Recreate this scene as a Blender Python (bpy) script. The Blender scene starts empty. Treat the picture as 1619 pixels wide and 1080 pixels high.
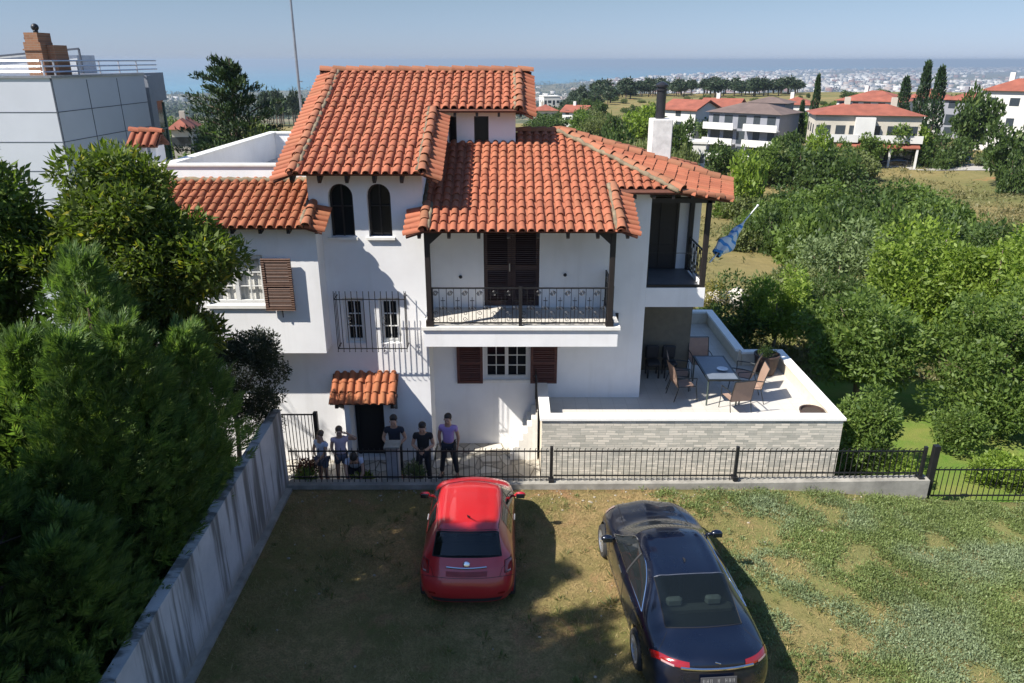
import bpy, math, random
import numpy as np
from mathutils import Vector, Matrix
R=math.radians
S=bpy.context.scene
COL=S.collection
# ---------------------------------------------------------------- camera
CAM_Z=9.2; PITCH=R(20.73); F=1176.0
cd=bpy.data.cameras.new('camera'); cam=bpy.data.objects.new('camera',cd); COL.objects.link(cam)
cam.location=(0,0,CAM_Z); cam.rotation_euler=(math.pi/2-PITCH,0,0)
cd.sensor_width=36; cd.lens=36*F/1619.0; cd.clip_start=.1; cd.clip_end=200000
S.camera=cam
# ---------------------------------------------------------------- world, sun, exposure
SUN=Vector((-.83,-.44,1.0)).normalized()
w=bpy.data.worlds.new('World'); S.world=w; w.use_nodes=True
nt=w.node_tree; bg=nt.nodes['Background']
sky=nt.nodes.new('ShaderNodeTexSky'); sky.sky_type='NISHITA'; sky.sun_disc=False
sky.sun_elevation=math.asin(SUN.z); sky.sun_rotation=math.atan2(SUN.x,SUN.y)%(2*math.pi)
sky.altitude=0; sky.air_density=1.0; sky.dust_density=0.1; sky.ozone_density=3
tc=nt.nodes.new('ShaderNodeTexCoord'); sx=nt.nodes.new('ShaderNodeSeparateXYZ'); nt.links.new(tc.outputs['Generated'],sx.inputs[0])
rp=nt.nodes.new('ShaderNodeValToRGB'); nt.links.new(sx.outputs[2],rp.inputs[0])
rp.color_ramp.elements[0].position=0; rp.color_ramp.elements[0].color=(.275,.35,.62,1)
rp.color_ramp.elements[1].position=.45; rp.color_ramp.elements[1].color=(.88,.91,.97,1)
e_=rp.color_ramp.elements.new(.07); e_.color=(.355,.375,.465,1)
mx=nt.nodes.new('ShaderNodeMix'); mx.data_type='RGBA'; mx.blend_type='MULTIPLY'; mx.inputs[0].default_value=1
nt.links.new(sky.outputs[0],mx.inputs[6]); nt.links.new(rp.outputs[0],mx.inputs[7]); nt.links.new(mx.outputs[2],bg.inputs[0])
bg.inputs[1].default_value=.1
sl=bpy.data.lights.new('sun','SUN'); sl.energy=4.6; sl.angle=R(.5); sl.color=(1,.95,.87)
so=bpy.data.objects.new('sun',sl); COL.objects.link(so)
so.rotation_euler=SUN.to_track_quat('Z','Y').to_euler(); so.location=(-20,-10,30)
S.view_settings.view_transform='Standard'; S.view_settings.look='None'
S.view_settings.exposure=1.05; S.view_settings.gamma=1
S.render.engine='CYCLES'
S.render.resolution_x=1024; S.render.resolution_y=683
S.cycles.volume_bounces=0; S.cycles.max_bounces=8; S.cycles.transparent_max_bounces=12
# ---------------------------------------------------------------- helpers
def ray(px,py):
    u=(px-809.5)/F; v=(540-py)/F
    return Vector((u, math.cos(PITCH)+v*math.sin(PITCH), -math.sin(PITCH)+v*math.cos(PITCH)))
def W(px,py,Y=None,z=None,X=None):
    d=ray(px,py)
    t=Y/d.y if Y is not None else ((z-CAM_Z)/d.z if z is not None else X/d.x)
    return Vector((d.x*t,d.y*t,CAM_Z+d.z*t))
def WP(px,py,P,n):
    d=ray(px,py); c=Vector((0,0,CAM_Z)); t=(P-c).dot(n)/d.dot(n); return c+d*t
def wloc(o):
    v=Vector((0,0,0))
    while o is not None: v+=o.location; o=o.parent
    return v
def tag(o,label=None,cat=None,group=None,kind=None):
    if label: o['label']=label
    if cat: o['category']=cat
    if group: o['group']=group
    if kind: o['kind']=kind
    return o
def thing(name,label,cat,loc=(0,0,0),group=None):
    o=bpy.data.objects.new(name,None); COL.objects.link(o); o.location=loc; o.empty_display_size=.2
    return tag(o,label,cat,group)
def kids(o): return [c for c in bpy.data.objects if c.parent==o]
def copy_tree(o,parent=None,cache={}):
    c=o.copy(); COL.objects.link(c)
    if parent is not None: c.parent=parent
    for ch in o.children: copy_tree(ch,c)
    return c
def place(o,loc,rz=0,sc=1,label=None,group=None,cat=None):
    o.location=loc; o.rotation_euler=(0,0,rz)
    o.scale=(sc,sc,sc) if not hasattr(sc,'__len__') else sc
    return tag(o,label,cat,group)
class MB:
    def __init__(s): s.v=[]; s.f=[]
    def add(s,vs,fs):
        n=len(s.v); s.v+= [tuple(p) for p in vs]; s.f+=[tuple(i+n for i in f) for f in fs]; return s
    def quad(s,a,b,c,d): return s.add([a,b,c,d],[(0,1,2,3)])
    def poly(s,ps): return s.add(ps,[tuple(range(len(ps)))])
    def box(s,x0,x1,y0,y1,z0,z1,M=None,bev=0):
        if bev:
            b=bev; vs=[];
            for z,i in ((z0,b),(z0+b,0),(z1-b,0),(z1,b)):
                e=i
                xa,xb,ya,yb=x0+e,x1-e,y0+e,y1-e
                c=b if not e else b*.5
                vs+=[(xa+c,ya,z),(xb-c,ya,z),(xb,ya+c,z),(xb,yb-c,z),(xb-c,yb,z),(xa+c,yb,z),(xa,yb-c,z),(xa,ya+c,z)]
            fs=[tuple(range(7,-1,-1)),tuple(range(24,32))]
            for k in range(3):
                for j in range(8): fs.append((k*8+j,k*8+(j+1)%8,(k+1)*8+(j+1)%8,(k+1)*8+j))
        else:
            vs=[(x0,y0,z0),(x1,y0,z0),(x1,y1,z0),(x0,y1,z0),(x0,y0,z1),(x1,y0,z1),(x1,y1,z1),(x0,y1,z1)]
            fs=[(0,3,2,1),(4,5,6,7),(0,1,5,4),(1,2,6,5),(2,3,7,6),(3,0,4,7)]
        if M is not None: vs=[M@Vector(p) for p in vs]
        return s.add(vs,fs)
    def bar(s,p0,p1,wd,ht=None,up=(0,0,1)):
        p0=Vector(p0);p1=Vector(p1);d=p1-p0;ht=ht or wd
        a=d.cross(Vector(up)); 
        if a.length<1e-5: a=d.cross(Vector((0,1,0)))
        a.normalize(); b=a.cross(d).normalized()
        a*=wd/2;b*=ht/2
        vs=[p0-a-b,p0+a-b,p0+a+b,p0-a+b,p1-a-b,p1+a-b,p1+a+b,p1-a+b]
        return s.add(vs,[(0,3,2,1),(4,5,6,7),(0,1,5,4),(1,2,6,5),(2,3,7,6),(3,0,4,7)])
    def tube(s,pts,rs,n=8,cap=True):
        pts=[Vector(p) for p in pts]
        if not hasattr(rs,'__len__'): rs=[rs]*len(pts)
        vs=[];fs=[];pa=None
        for i,p in enumerate(pts):
            d=(pts[min(i+1,len(pts)-1)]-pts[max(i-1,0)]).normalized()
            if pa is None:
                pa=d.cross(Vector((0,0,1)))
                if pa.length<1e-3: pa=d.cross(Vector((1,0,0)))
            pa=(pa-d*pa.dot(d)).normalized(); b=d.cross(pa)
            for k in range(n):
                a=2*math.pi*k/n; vs.append(p+(pa*math.cos(a)+b*math.sin(a))*rs[i])
        for i in range(len(pts)-1):
            for k in range(n): fs.append((i*n+k,i*n+(k+1)%n,(i+1)*n+(k+1)%n,(i+1)*n+k))
        if cap: fs+= [tuple(range(n-1,-1,-1)),tuple((len(pts)-1)*n+k for k in range(n))]
        return s.add(vs,fs)
    def lathe(s,prof,c=(0,0,0),n=24,M=None,cap=True):
        vs=[];fs=[]
        for r,z in prof:
            for k in range(n):
                a=2*math.pi*k/n; p=Vector((r*math.cos(a),r*math.sin(a),z))
                if M is not None: p=M@p
                vs.append(p+Vector(c))
        m=len(prof)
        for i in range(m-1):
            for k in range(n): fs.append((i*n+k,i*n+(k+1)%n,(i+1)*n+(k+1)%n,(i+1)*n+k))
        if cap: fs+=[tuple(range(n-1,-1,-1)),tuple((m-1)*n+k for k in range(n))]
        return s.add(vs,fs)
    def prism(s,pts,d):
        d=Vector(d);n=len(pts);vs=[Vector(p) for p in pts]+[Vector(p)+d for p in pts]
        return s.add(vs,[tuple(range(n-1,-1,-1)),tuple(range(n,2*n))]+[(i,(i+1)%n,n+(i+1)%n,n+i) for i in range(n)])
    def ball(s,c,r,n=10,m=6):
        r=r if hasattr(r,'__len__') else (r,r,r)
        prof=[]
        vs=[];fs=[]
        for i in range(m+1):
            t=math.pi*(.02+.96*i/m)
            for k in range(n):
                a=2*math.pi*k/n
                vs.append((c[0]+r[0]*math.sin(t)*math.cos(a),c[1]+r[1]*math.sin(t)*math.sin(a),c[2]-r[2]*math.cos(t)))
        for i in range(m):
            for k in range(n): fs.append((i*n+k,i*n+(k+1)%n,(i+1)*n+(k+1)%n,(i+1)*n+k))
        fs+=[tuple(range(n-1,-1,-1)),tuple(m*n+k for k in range(n))]
        return s.add(vs,fs)
    def mesh(s,name,off=None,smooth=False):
        me=bpy.data.meshes.new(name)
        vs=s.v if off is None else [(a[0]-off[0],a[1]-off[1],a[2]-off[2]) for a in s.v]
        me.from_pydata(vs,[],s.f)
        if smooth: me.polygons.foreach_set('use_smooth',[True]*len(me.polygons))
        me.update(); return me
    def build(s,name,m,parent=None,smooth=False,loc=None):
        off=wloc(parent) if parent is not None else (Vector(loc) if loc is not None else None)
        me=s.mesh(name,off,smooth)
        o=bpy.data.objects.new(name,me); COL.objects.link(o)
        if m: me.materials.append(m)
        if parent is not None: o.parent=parent
        elif loc is not None: o.location=loc
        if smooth=='auto':
            me.polygons.foreach_set('use_smooth',[True]*len(me.polygons)); me.set_sharp_from_angle(angle=R(40))
        return o
def npmesh(name,V,Fq,m,parent=None,smooth=False,loc=None):
    """V (n,3) array, Fq (k,3 or 4) int array -> mesh object, fast"""
    me=bpy.data.meshes.new(name); k=Fq.shape[1]
    off=wloc(parent) if parent is not None else (Vector(loc) if loc is not None else Vector((0,0,0)))
    V=V-np.array(off)
    me.vertices.add(len(V)); me.vertices.foreach_set('co',V.astype(np.float32).ravel())
    me.loops.add(Fq.size); me.loops.foreach_set('vertex_index',Fq.astype(np.int32).ravel())
    me.polygons.add(len(Fq)); me.polygons.foreach_set('loop_start',np.arange(0,Fq.size,k,dtype=np.int32))
    me.polygons.foreach_set('loop_total',np.full(len(Fq),k,dtype=np.int32))
    if smooth: me.polygons.foreach_set('use_smooth',np.ones(len(Fq),dtype=bool))
    me.update(calc_edges=True); me.validate()
    me.materials.append(m)
    o=bpy.data.objects.new(name,me); COL.objects.link(o)
    if parent is not None: o.parent=parent
    elif loc is not None: o.location=loc
    return o
# ---------------------------------------------------------------- materials
class Multi:
    def __init__(s): s.L=[]
    def new(s): s.L.append(MB()); return s.L[-1]
    def build(s,*a,**k): return [m.build(*a,**k) for m in s.L]
class NT:
    def __init__(s,name):
        s.m=bpy.data.materials.new(name); s.m.use_nodes=True; s.t=s.m.node_tree; s.b=s.t.nodes['Principled BSDF']; s.out=s.t.nodes['Material Output']
    def n(s,typ,**k):
        nd=s.t.nodes.new('ShaderNode'+typ)
        for a,b in k.items():
            if hasattr(nd,a): setattr(nd,a,b)
            else: nd.inputs[a.replace('_',' ')].default_value=b
        return nd
    def l(s,a,b): s.t.links.new(a,b)
    def coord(s):
        return s.n('TexCoord').outputs['Object'] if False else s.n('NewGeometry').outputs['Position']
    def noise(s,scale,detail=4,rough=.6,vec=None,dist=0):
        nd=s.n('TexNoise'); nd.inputs['Scale'].default_value=scale; nd.inputs['Detail'].default_value=detail; nd.inputs['Roughness'].default_value=rough; nd.inputs['Distortion'].default_value=dist
        s.l(vec if vec is not None else s.coord(),nd.inputs['Vector']); return nd.outputs['Fac']
    def ramp(s,fac,stops,interp='LINEAR'):
        nd=s.n('ValToRGB'); cr=nd.color_ramp; cr.interpolation=interp
        while len(cr.elements)<len(stops): cr.elements.new(.5)
        for e,(p,c) in zip(cr.elements,stops):
            e.position=p; e.color=(c,c,c,1) if not hasattr(c,'__len__') else (*c,1)
        s.l(fac,nd.inputs[0]); return nd.outputs[0]
    def mix(s,fac,a,b,mode='MIX'):
        nd=s.n('Mix'); nd.data_type='RGBA'; nd.blend_type=mode
        for i,x in ((0,fac),(6,a),(7,b)):
            if hasattr(x,'links') or isinstance(x,bpy.types.NodeSocket): s.l(x,nd.inputs[i])
            elif hasattr(x,'__len__'): nd.inputs[i].default_value=(*x,1)
            else: nd.inputs[i].default_value=x if i==0 else (x,x,x,1)
        return nd.outputs[2]
    def math(s,op,a,b=None,c=None):
        nd=s.n('Math'); nd.operation=op
        for i,x in enumerate((a,b,c)):
            if x is None: continue
            if isinstance(x,bpy.types.NodeSocket): s.l(x,nd.inputs[i])
            else: nd.inputs[i].default_value=x
        return nd.outputs[0]
    def bump(s,h,strength=.3,dist=.02):
        nd=s.n('Bump'); nd.inputs['Strength'].default_value=strength; nd.inputs['Distance'].default_value=dist
        s.l(h,nd.inputs['Height']); s.l(nd.outputs[0],s.b.inputs['Normal'])
    def base(s,c): 
        if isinstance(c,bpy.types.NodeSocket): s.l(c,s.b.inputs['Base Color'])
        else: s.b.inputs['Base Color'].default_value=(*c,1)
    def set(s,rough=.6,metal=0,spec=None,coat=None):
        s.b.inputs['Roughness'].default_value=rough; s.b.inputs['Metallic'].default_value=metal
        if spec is not None: s.b.inputs['Specular IOR Level'].default_value=spec
        if coat is not None: s.b.inputs['Coat Weight'].default_value=coat; s.b.inputs['Coat Roughness'].default_value=.03
MT={}
def plain(name,c,rough=.6,metal=0,var=.15,scale=6,bump=0,spec=None,coat=None,bscale=40):
    if name in MT: return MT[name]
    k=NT(name); k.set(rough,metal,spec,coat)
    f=k.noise(scale,5)
    lo=tuple(x*(1-var) for x in c); hi=tuple(min(1,x*(1+var*.6)) for x in c)
    k.base(k.ramp(f,[(.3,lo),(.7,hi)]))
    if bump: k.bump(k.noise(bscale,3),bump,.01)
    MT[name]=k.m; return k.m
def stucco():
    k=NT('white_stucco'); k.set(.85,spec=.2)
    p=k.coord(); 
    f=k.noise(.7,6,.6,p); g=k.noise(7,5,.7,p)
    mp=k.n('Mapping'); mp.inputs['Scale'].default_value=(3.5,3.5,.25); k.l(p,mp.inputs[0])
    st=k.noise(1.0,5,.6,mp.outputs[0])
    c=k.ramp(f,[(.3,(.66,.65,.645)),(.62,(.76,.755,.75))])
    c=k.mix(k.ramp(st,[(.56,0.),(.80,.30)]),c,(.50,.49,.46))
    c=k.mix(k.ramp(g,[(.6,0.),(.8,.12)]),c,(.60,.59,.56))
    k.base(c); k.bump(k.noise(90,3,.6,p),.25,.006); return k.m
M_wall=stucco()
def tile_mat(name,base,dark,lich,amt):
    k=NT(name); k.set(.8,spec=.25)
    isl=k.n('NewGeometry').outputs['Random Per Island']; p=k.coord()
    c=k.ramp(isl,[(0,tuple(x*.78 for x in base)),(.25,base),(.6,tuple(min(1,x*1.12) for x in base)),(.85,(base[0]*1.03,base[1]*1.16,base[2]*1.16)),(1,(base[0]*.8,base[1]*.9,base[2]*.85))])
    f=k.noise(.8,6,.65,p); g=k.noise(14,5,.7,p); h=k.noise(4,5,.7,p)
    c=k.mix(k.ramp(f,[(.35,.45),(.65,0.)]),c,dark,)
    c=k.mix(k.ramp(g,[(.56,0.),(.72,amt)]),c,lich)
    c=k.mix(k.ramp(h,[(.55,0.),(.75,.45)]),c,tuple(x*.35 for x in base))
    k.base(c); k.bump(g,.4,.01); return k.m
M_tile=tile_mat('terracotta_tiles',(.335,.112,.060),(.23,.075,.042),(.27,.21,.13),.3)
M_tile2=tile_mat('aged_terracotta_tiles',(.27,.085,.045),(.14,.045,.028),(.24,.15,.08),.7)
M_cap=tile_mat('lichened_ridge_tiles',(.30,.112,.061),(.18,.09,.052),(.23,.17,.105),.5)
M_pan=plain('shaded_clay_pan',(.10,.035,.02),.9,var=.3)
M_wood=plain('dark_stained_wood',(.014,.010,.009),.55,var=.35,scale=12)
M_black=plain('black_painted_iron',(.018,.018,.02),.45,metal=.3,var=.2)
M_glass=plain('dark_window_glass',(.012,.014,.017),.16,var=.1,spec=.28)
M_white=plain('white_painted_frame',(.60,.60,.58),.45,var=.06)
M_marble=plain('pale_stone_coping',(.70,.68,.63),.5,var=.1,bump=.05)
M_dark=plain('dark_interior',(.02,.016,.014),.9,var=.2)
M_metal=plain('brushed_metal',(.35,.35,.36),.35,metal=.8,var=.2)
M_conc=plain('weathered_concrete',(.27,.255,.22),.9,var=.35,scale=3,bump=.4)
def shutter_mat(name,c):
    k=NT(name); k.set(.5); p=k.coord()
    wv=k.n('TexWave'); wv.bands_direction='Z'; wv.inputs['Scale'].default_value=6; k.l(p,wv.inputs['Vector'])
    f=k.noise(8,4,.6,p); k.base(k.ramp(f,[(.3,tuple(x*.8 for x in c)),(.7,tuple(x*1.15 for x in c))])); k.bump(wv.outputs['Fac'],.5,.02); return k.m
M_shut=shutter_mat('brown_shutter_paint',(.10,.052,.034))
M_shut2=shutter_mat('reddish_brown_shutter_paint',(.085,.022,.012))
def stone_mat():
    k=NT('stone_cladding'); k.set(.85,spec=.2); p=k.coord()
    mp=k.n('Mapping'); mp.inputs['Rotation'].default_value=(R(90),0,0); k.l(p,mp.inputs[0])
    br=k.n('TexBrick'); br.offset=.37; br.squash=.7; br.squash_frequency=3; nzv=k.n('TexNoise'); nzv.inputs['Scale'].default_value=1.6; k.l(mp.outputs[0],nzv.inputs['Vector']); vm=k.n('VectorMath'); vm.operation='MULTIPLY_ADD'; k.l(nzv.outputs['Color'],vm.inputs[0]); vm.inputs[1].default_value=(.10,.045,0); k.l(mp.outputs[0],vm.inputs[2]); k.l(vm.outputs[0],br.inputs['Vector'])
    br.inputs['Scale'].default_value=1; br.inputs['Brick Width'].default_value=.30; br.inputs['Row Height'].default_value=.062
    br.inputs['Mortar Size'].default_value=.004; br.inputs['Bias'].default_value=0
    br.inputs['Color1'].default_value=(.66,.60,.50,1); br.inputs['Color2'].default_value=(.33,.32,.27,1); br.inputs['Mortar'].default_value=(.25,.24,.21,1)
    f=k.noise(2.2,6,.7,p); g=k.noise(9,5,.6,p)
    c=k.mix(k.ramp(f,[(.4,0.),(.75,.45)]),br.outputs['Color'],(.58,.53,.45))
    c=k.mix(k.ramp(g,[(.5,0.),(.8,.4)]),c,(.38,.39,.34))
    k.base(c); k.bump(br.outputs['Color'],.5,.02); return k.m
M_stone=stone_mat()
def paving_mat():
    k=NT('stone_paving'); k.set(.8); p=k.coord()
    v=k.n('TexVoronoi'); v.feature='DISTANCE_TO_EDGE'; v.inputs['Scale'].default_value=2.2; k.l(p,v.inputs['Vector'])
    v2=k.n('TexVoronoi'); v2.inputs['Scale'].default_value=2.2; k.l(p,v2.inputs['Vector'])
    sp=k.n('SeparateColor'); k.l(v2.outputs['Color'],sp.inputs[0])
    c=k.ramp(sp.outputs[0],[(0,(.30,.27,.22)),(.5,(.42,.39,.33)),(1,(.50,.47,.41))])
    c=k.mix(k.ramp(v.outputs[0],[(.02,1.),(.05,0.)]),c,(.18,.16,.13))
    c=k.mix(k.ramp(k.noise(3,5,.7,p),[(.45,0.),(.75,.5)]),c,(.28,.25,.20))
    k.base(c); return k.m
M_pave=paving_mat()
def floor_mat():
    k=NT('pale_terrace_tiles'); k.set(.55); p=k.coord()
    br=k.n('TexBrick'); br.offset=0; k.l(p,br.inputs['Vector']); br.inputs['Scale'].default_value=1
    br.inputs['Brick Width'].default_value=.33; br.inputs['Row Height'].default_value=.33; br.inputs['Mortar Size'].default_value=.005
    br.inputs['Color1'].default_value=(.52,.49,.44,1); br.inputs['Color2'].default_value=(.48,.455,.41,1); br.inputs['Mortar'].default_value=(.38,.35,.31,1)
    c=k.mix(k.ramp(k.noise(2,5,.7,p),[(.45,0.),(.75,.4)]),br.outputs['Color'],(.42,.39,.34))
    k.base(c); return k.m
M_floor=floor_mat()
# leaves
def leaf_mat(name,c1,c2,c3=None,trans=.3,rough=.55,spec=.35,cs=1.2):
    k=NT(name); k.set(rough,spec=spec)
    isl=k.n('NewGeometry').outputs['Random Per Island']; p=k.coord()
    st=[(0,c1),(.75,c2)]
    if c3: st=[(0,c1),(.6,c2),(.93,c2),(1,c3)]
    c=k.ramp(isl,st)
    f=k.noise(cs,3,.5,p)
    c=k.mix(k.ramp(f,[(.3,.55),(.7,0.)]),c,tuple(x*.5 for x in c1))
    k.base(c)
    tr=k.n('BsdfTranslucent'); ms=k.n('MixShader'); ms.inputs[0].default_value=trans
    tc=k.mix(1.0,c,(1.5,1.6,.7),'MULTIPLY'); k.l(tc,tr.inputs[0])
    k.l(k.b.outputs[0],ms.inputs[1]); k.l(tr.outputs[0],ms.inputs[2]); k.l(ms.outputs[0],k.out.inputs['Surface'])
    return k.m
M_bark=plain('bark',(.12,.085,.06),.9,var=.4,scale=9,bump=.6)
M_bark2=plain('grey_bark',(.20,.17,.14),.9,var=.4,scale=9,bump=.6)
# ================================================================ HOUSE
SL=.40
def tiles(mb,pan,O,u,v,poly3,col=.213,row=.288,seed=0,jit=1.0):
    O=Vector(O);u=Vector(u).normalized();v=Vector(v);v=(v-u*v.dot(u)).normalized();n=u.cross(v)
    if n.z<0: n=-n
    P=[((Vector(p)-O).dot(u),(Vector(p)-O).dot(v)) for p in poly3]
    def inside(a,b):
        c=False
        for i in range(len(P)):
            (x1,y1),(x2,y2)=P[i],P[i-1]
            if (y1>b)!=(y2>b) and a<(x2-x1)*(b-y1)/(y2-y1)+x1: c=not c
        return c
    rn=random.Random(seed)
    amin=min(p[0] for p in P);amax=max(p[0] for p in P);bmin=min(p[1] for p in P);bmax=max(p[1] for p in P)
    nc=max(1,round((amax-amin)/col));col=(amax-amin)/nc;nr=max(1,round((bmax-bmin)/row));row=(bmax-bmin)/nr
    K=6
    for i in range(nc):
        a=amin+(i+.5)*col
        for j in range(nr):
            b=bmin+j*row
            if not inside(a,b+row*.5): continue
            ja=rn.uniform(-.009,.009)*jit; jr=rn.uniform(-.014,.014)*jit; jn=rn.uniform(-.004,.008)*jit
            vs=[]
            L=row+.07; b0=b-(.05 if j==0 else .0)
            for e,(bb,wd,h,off) in enumerate(((b0,col*.38,.074,.026),(b0+L*.5,col*.355,.067,.014),(b0+L,col*.32,.058,.002))):
                for k in range(K+1):
                    t=math.pi*k/K
                    vs.append(O+u*(a+ja+jr*(bb-b)/row-math.cos(t)*wd)+v*bb+n*(off+jn+h*math.sin(t)))
            # lower rim (thickness)
            for k in range(K+1):
                t=math.pi*k/K
                vs.append(O+u*(a+ja-math.cos(t)*(col*.37-.018))+v*(b0+.002)+n*(.02+jn+(.058)*math.sin(t)))
            fs=[]
            for e in range(2):
                for k in range(K):
                    q=e*(K+1)+k; fs.append((q,q+1,q+K+2,q+K+1))
            for k in range(K): q=3*(K+1)+k; fs.append((q,q+1,k+1,k))
            mb.add(vs,fs)
            # pan tile to the right
            vs=[];wd=col*.26;c=a+col*.5
            for bb,off in ((b0,.026),(b0+L,.006)):
                for s_,h in ((-1,.035),(-.45,.006),(.45,.006),(1,.035)):
                    vs.append(O+u*(c+ja+s_*wd)+v*bb+n*(off+h-.01))
            if c+wd<amax+.03 and inside(c,b+row*.5): mb.add(vs,[(0,1,5,4),(1,2,6,5),(2,3,7,6)])
    th=.05
    pan.prism([Vector(p)-n*.0 for p in poly3],-n*th)
def caps(mb,p0,p1,r=.112,seg=.36,seed=1,lift=.05,overlap=.06):
    mb=mb.new(); p0=Vector(p0);p1=Vector(p1);d=p1-p0;L=d.length;d.normalize()
    if d.z<0: p0,p1=p1,p0; d=-d
    a=d.cross(Vector((0,0,1))).normalized();n=a.cross(d).normalized()
    if n.z<0:n=-n
    rn=random.Random(seed);k=max(1,round(L/seg));seg=L/k;K=8
    for i in range(k):
        vs=[];ja=rn.uniform(-.014,.014);js=rn.uniform(-.02,.02);jh=rn.uniform(0,.014)
        for e,(s,rr,off) in enumerate(((i*seg-.02,r,.03),((i+.5)*seg,r*.94,.02),((i+1)*seg+overlap,r*.86,.0))):
            for q in range(K+1):
                t=math.pi*(-.06+1.12*q/K)
                vs.append(p0+d*s+a*(ja+js*(e-1)-math.cos(t)*rr)+n*(lift+off+jh-.03+math.sin(t)*rr*.9))
        n0=len(vs)
        for q in range(K+1):
            t=math.pi*(-.06+1.12*q/K)
            vs.append(p0+d*(i*seg-.017)+a*(ja-js-math.cos(t)*(r-.02))+n*(lift+jh+math.sin(t)*(r-.02)*.9))
        fs=[]
        for e in range(2):
            for q in range(K): z=e*(K+1)+q; fs.append((z,z+1,z+K+2,z+K+1))
        for q in range(K): fs.append((n0+q,n0+q+1,q+1,q))
        mb.add(vs,fs)
def mortar(mb,p0,p1,r=.10,lift=.02,seed=0):
    mb=mb.new(); p0=Vector(p0);p1=Vector(p1);n=max(3,int((p1-p0).length/.12));rn=random.Random(seed)
    pts=[p0.lerp(p1,i/n)+Vector((rn.uniform(-.015,.015),rn.uniform(-.015,.015),lift+rn.uniform(-.012,.012))) for i in range(n+1)]
    mb.tube(pts,[r*rn.uniform(.85,1.15) for _ in pts],8)
M_mortar=plain('mossy_mortar',(.19,.15,.095),.95,var=.5,scale=5,bump=.8)
def wall_holes(mb,x0,x1,z0,z1,yf,holes,depth=.22):
    """front face at yf (facing -Y) with rectangular or arched (xa,xb,za,zb,arch) holes and reveals"""
    xs=sorted({x0,x1,*[h[0] for h in holes],*[h[1] for h in holes]}); zs=sorted({z0,z1,*[h[2] for h in holes],*[h[3] for h in holes]})
    def inh(x,z): return any(h[0]<x<h[1] and h[2]<z<h[3] for h in holes)
    for a,b in zip(xs,xs[1:]):
        for c,d in zip(zs,zs[1:]):
            if not inh((a+b)/2,(c+d)/2): mb.quad((a,yf,c),(b,yf,c),(b,yf,d),(a,yf,d))
    for h in holes:
        a,b,c,d=h[:4]; y2=yf+depth
        arch=len(h)>4
        r=(b-a)/2; zt=d-r if arch else d
        mb.quad((a,yf,c),(b,yf,c),(b,y2,c),(a,y2,c)); mb.quad((a,yf,c),(a,y2,c),(a,y2,zt),(a,yf,zt)); mb.quad((b,yf,zt),(b,y2,zt),(b,y2,c),(b,yf,c))
        if not arch: mb.quad((a,yf,d),(a,y2,d),(b,y2,d),(b,yf,d))
        else:
            N=12;m=(a+b)/2;pts=[(m-r*math.cos(math.pi*k/N),zt+r*math.sin(math.pi*k/N)) for k in range(N+1)]
            for (xa,za),(xb,zb) in zip(pts,pts[1:]):
                mb.quad((xa,yf,za),(xb,yf,zb),(xb,y2,zb),(xa,y2,za))
                mb.quad((xa,yf,za),(xb,yf,zb),(xb,yf,d),(xa,yf,d))
def prismYZ(mb,x0,x1,prof): mb.prism([(x0,y,z) for y,z in prof],(x1-x0,0,0))
EX0=-5.23; EY=16.45; EZ=6.88          # upper roof eave corner
RY=21.5
def zu(y): return EZ+SL*(y-EY)
RZ=zu(RY)
HX=-2.04; TX0=-4.64; TX1=-2.04; TY=17.0; MY=17.9; MX1=3.36
house=thing('villa','white three storey villa with terracotta tile roofs behind the iron fence','house',(0,20,-.55))
GZ=-.6
# ---- walls
mb=MB()
ach=[(-4.19,-3.63,5.36,6.58,1),(-3.31,-2.77,5.36,6.58,1)]
gw=[(-4.06,-3.55,2.72,3.88),(-3.20,-2.69,2.72,3.88)]
wall_holes(mb,TX0,TX1,GZ,zu(TY)-.06,TY,ach+gw+[(-4.02,-3.25,GZ,1.50)],.22)
prismYZ(mb,TX0,TX1,[(TY+.26,GZ),(TY+.26,zu(TY)-.1),(RY,RZ-.1),(24.2,RZ-.1-SL*2.2),(24.2,GZ)])
mb.quad((TX1,TY,GZ),(TX1,TY+.26,GZ),(TX1,TY+.26,zu(TY)-.06),(TX1,TY,zu(TY)-.06)); mb.quad((TX0,TY,GZ),(TX0,TY+.26,GZ),(TX0,TY+.26,zu(TY)-.06),(TX0,TY,zu(TY)-.06))
# dormer storey right of the tower
DY=19.75; DX1=.09
dz1=zu(19.3)-.05
wall_holes(mb,TX1,DX1,7.05,dz1+.1,DY,[(-1.62,-1.42,7.22,7.86),(-.97,-.60,7.20,7.86)],.12)
prismYZ(mb,TX1,DX1,[(DY+.14,6.5),(DY+.14,zu(DY)-.1),(RY,RZ-.1),(24.2,RZ-.1-SL*2.2),(24.2,6.5)])
mb.quad((DX1,DY,7.05),(DX1,DY+.14,7.05),(DX1,DY+.14,dz1+.1),(DX1,DY,dz1+.1))
for a,b in ((-1.62,-1.42),(-.97,-.60)):
    w_=MB(); w_.quad((a,DY+.10,7.2),(b,DY+.10,7.2),(b,DY+.10,7.87),(a,DY+.10,7.87)); w_=w_.build('dormer_window',M_glass,house)
    MB().box(a,a+.03,DY+.05,DY+.09,7.2,7.87).box(b-.03,b,DY+.05,DY+.09,7.2,7.87).box(a+.03,b-.03,DY+.05,DY+.09,7.83,7.87).build('frame',M_wood,w_)
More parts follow.
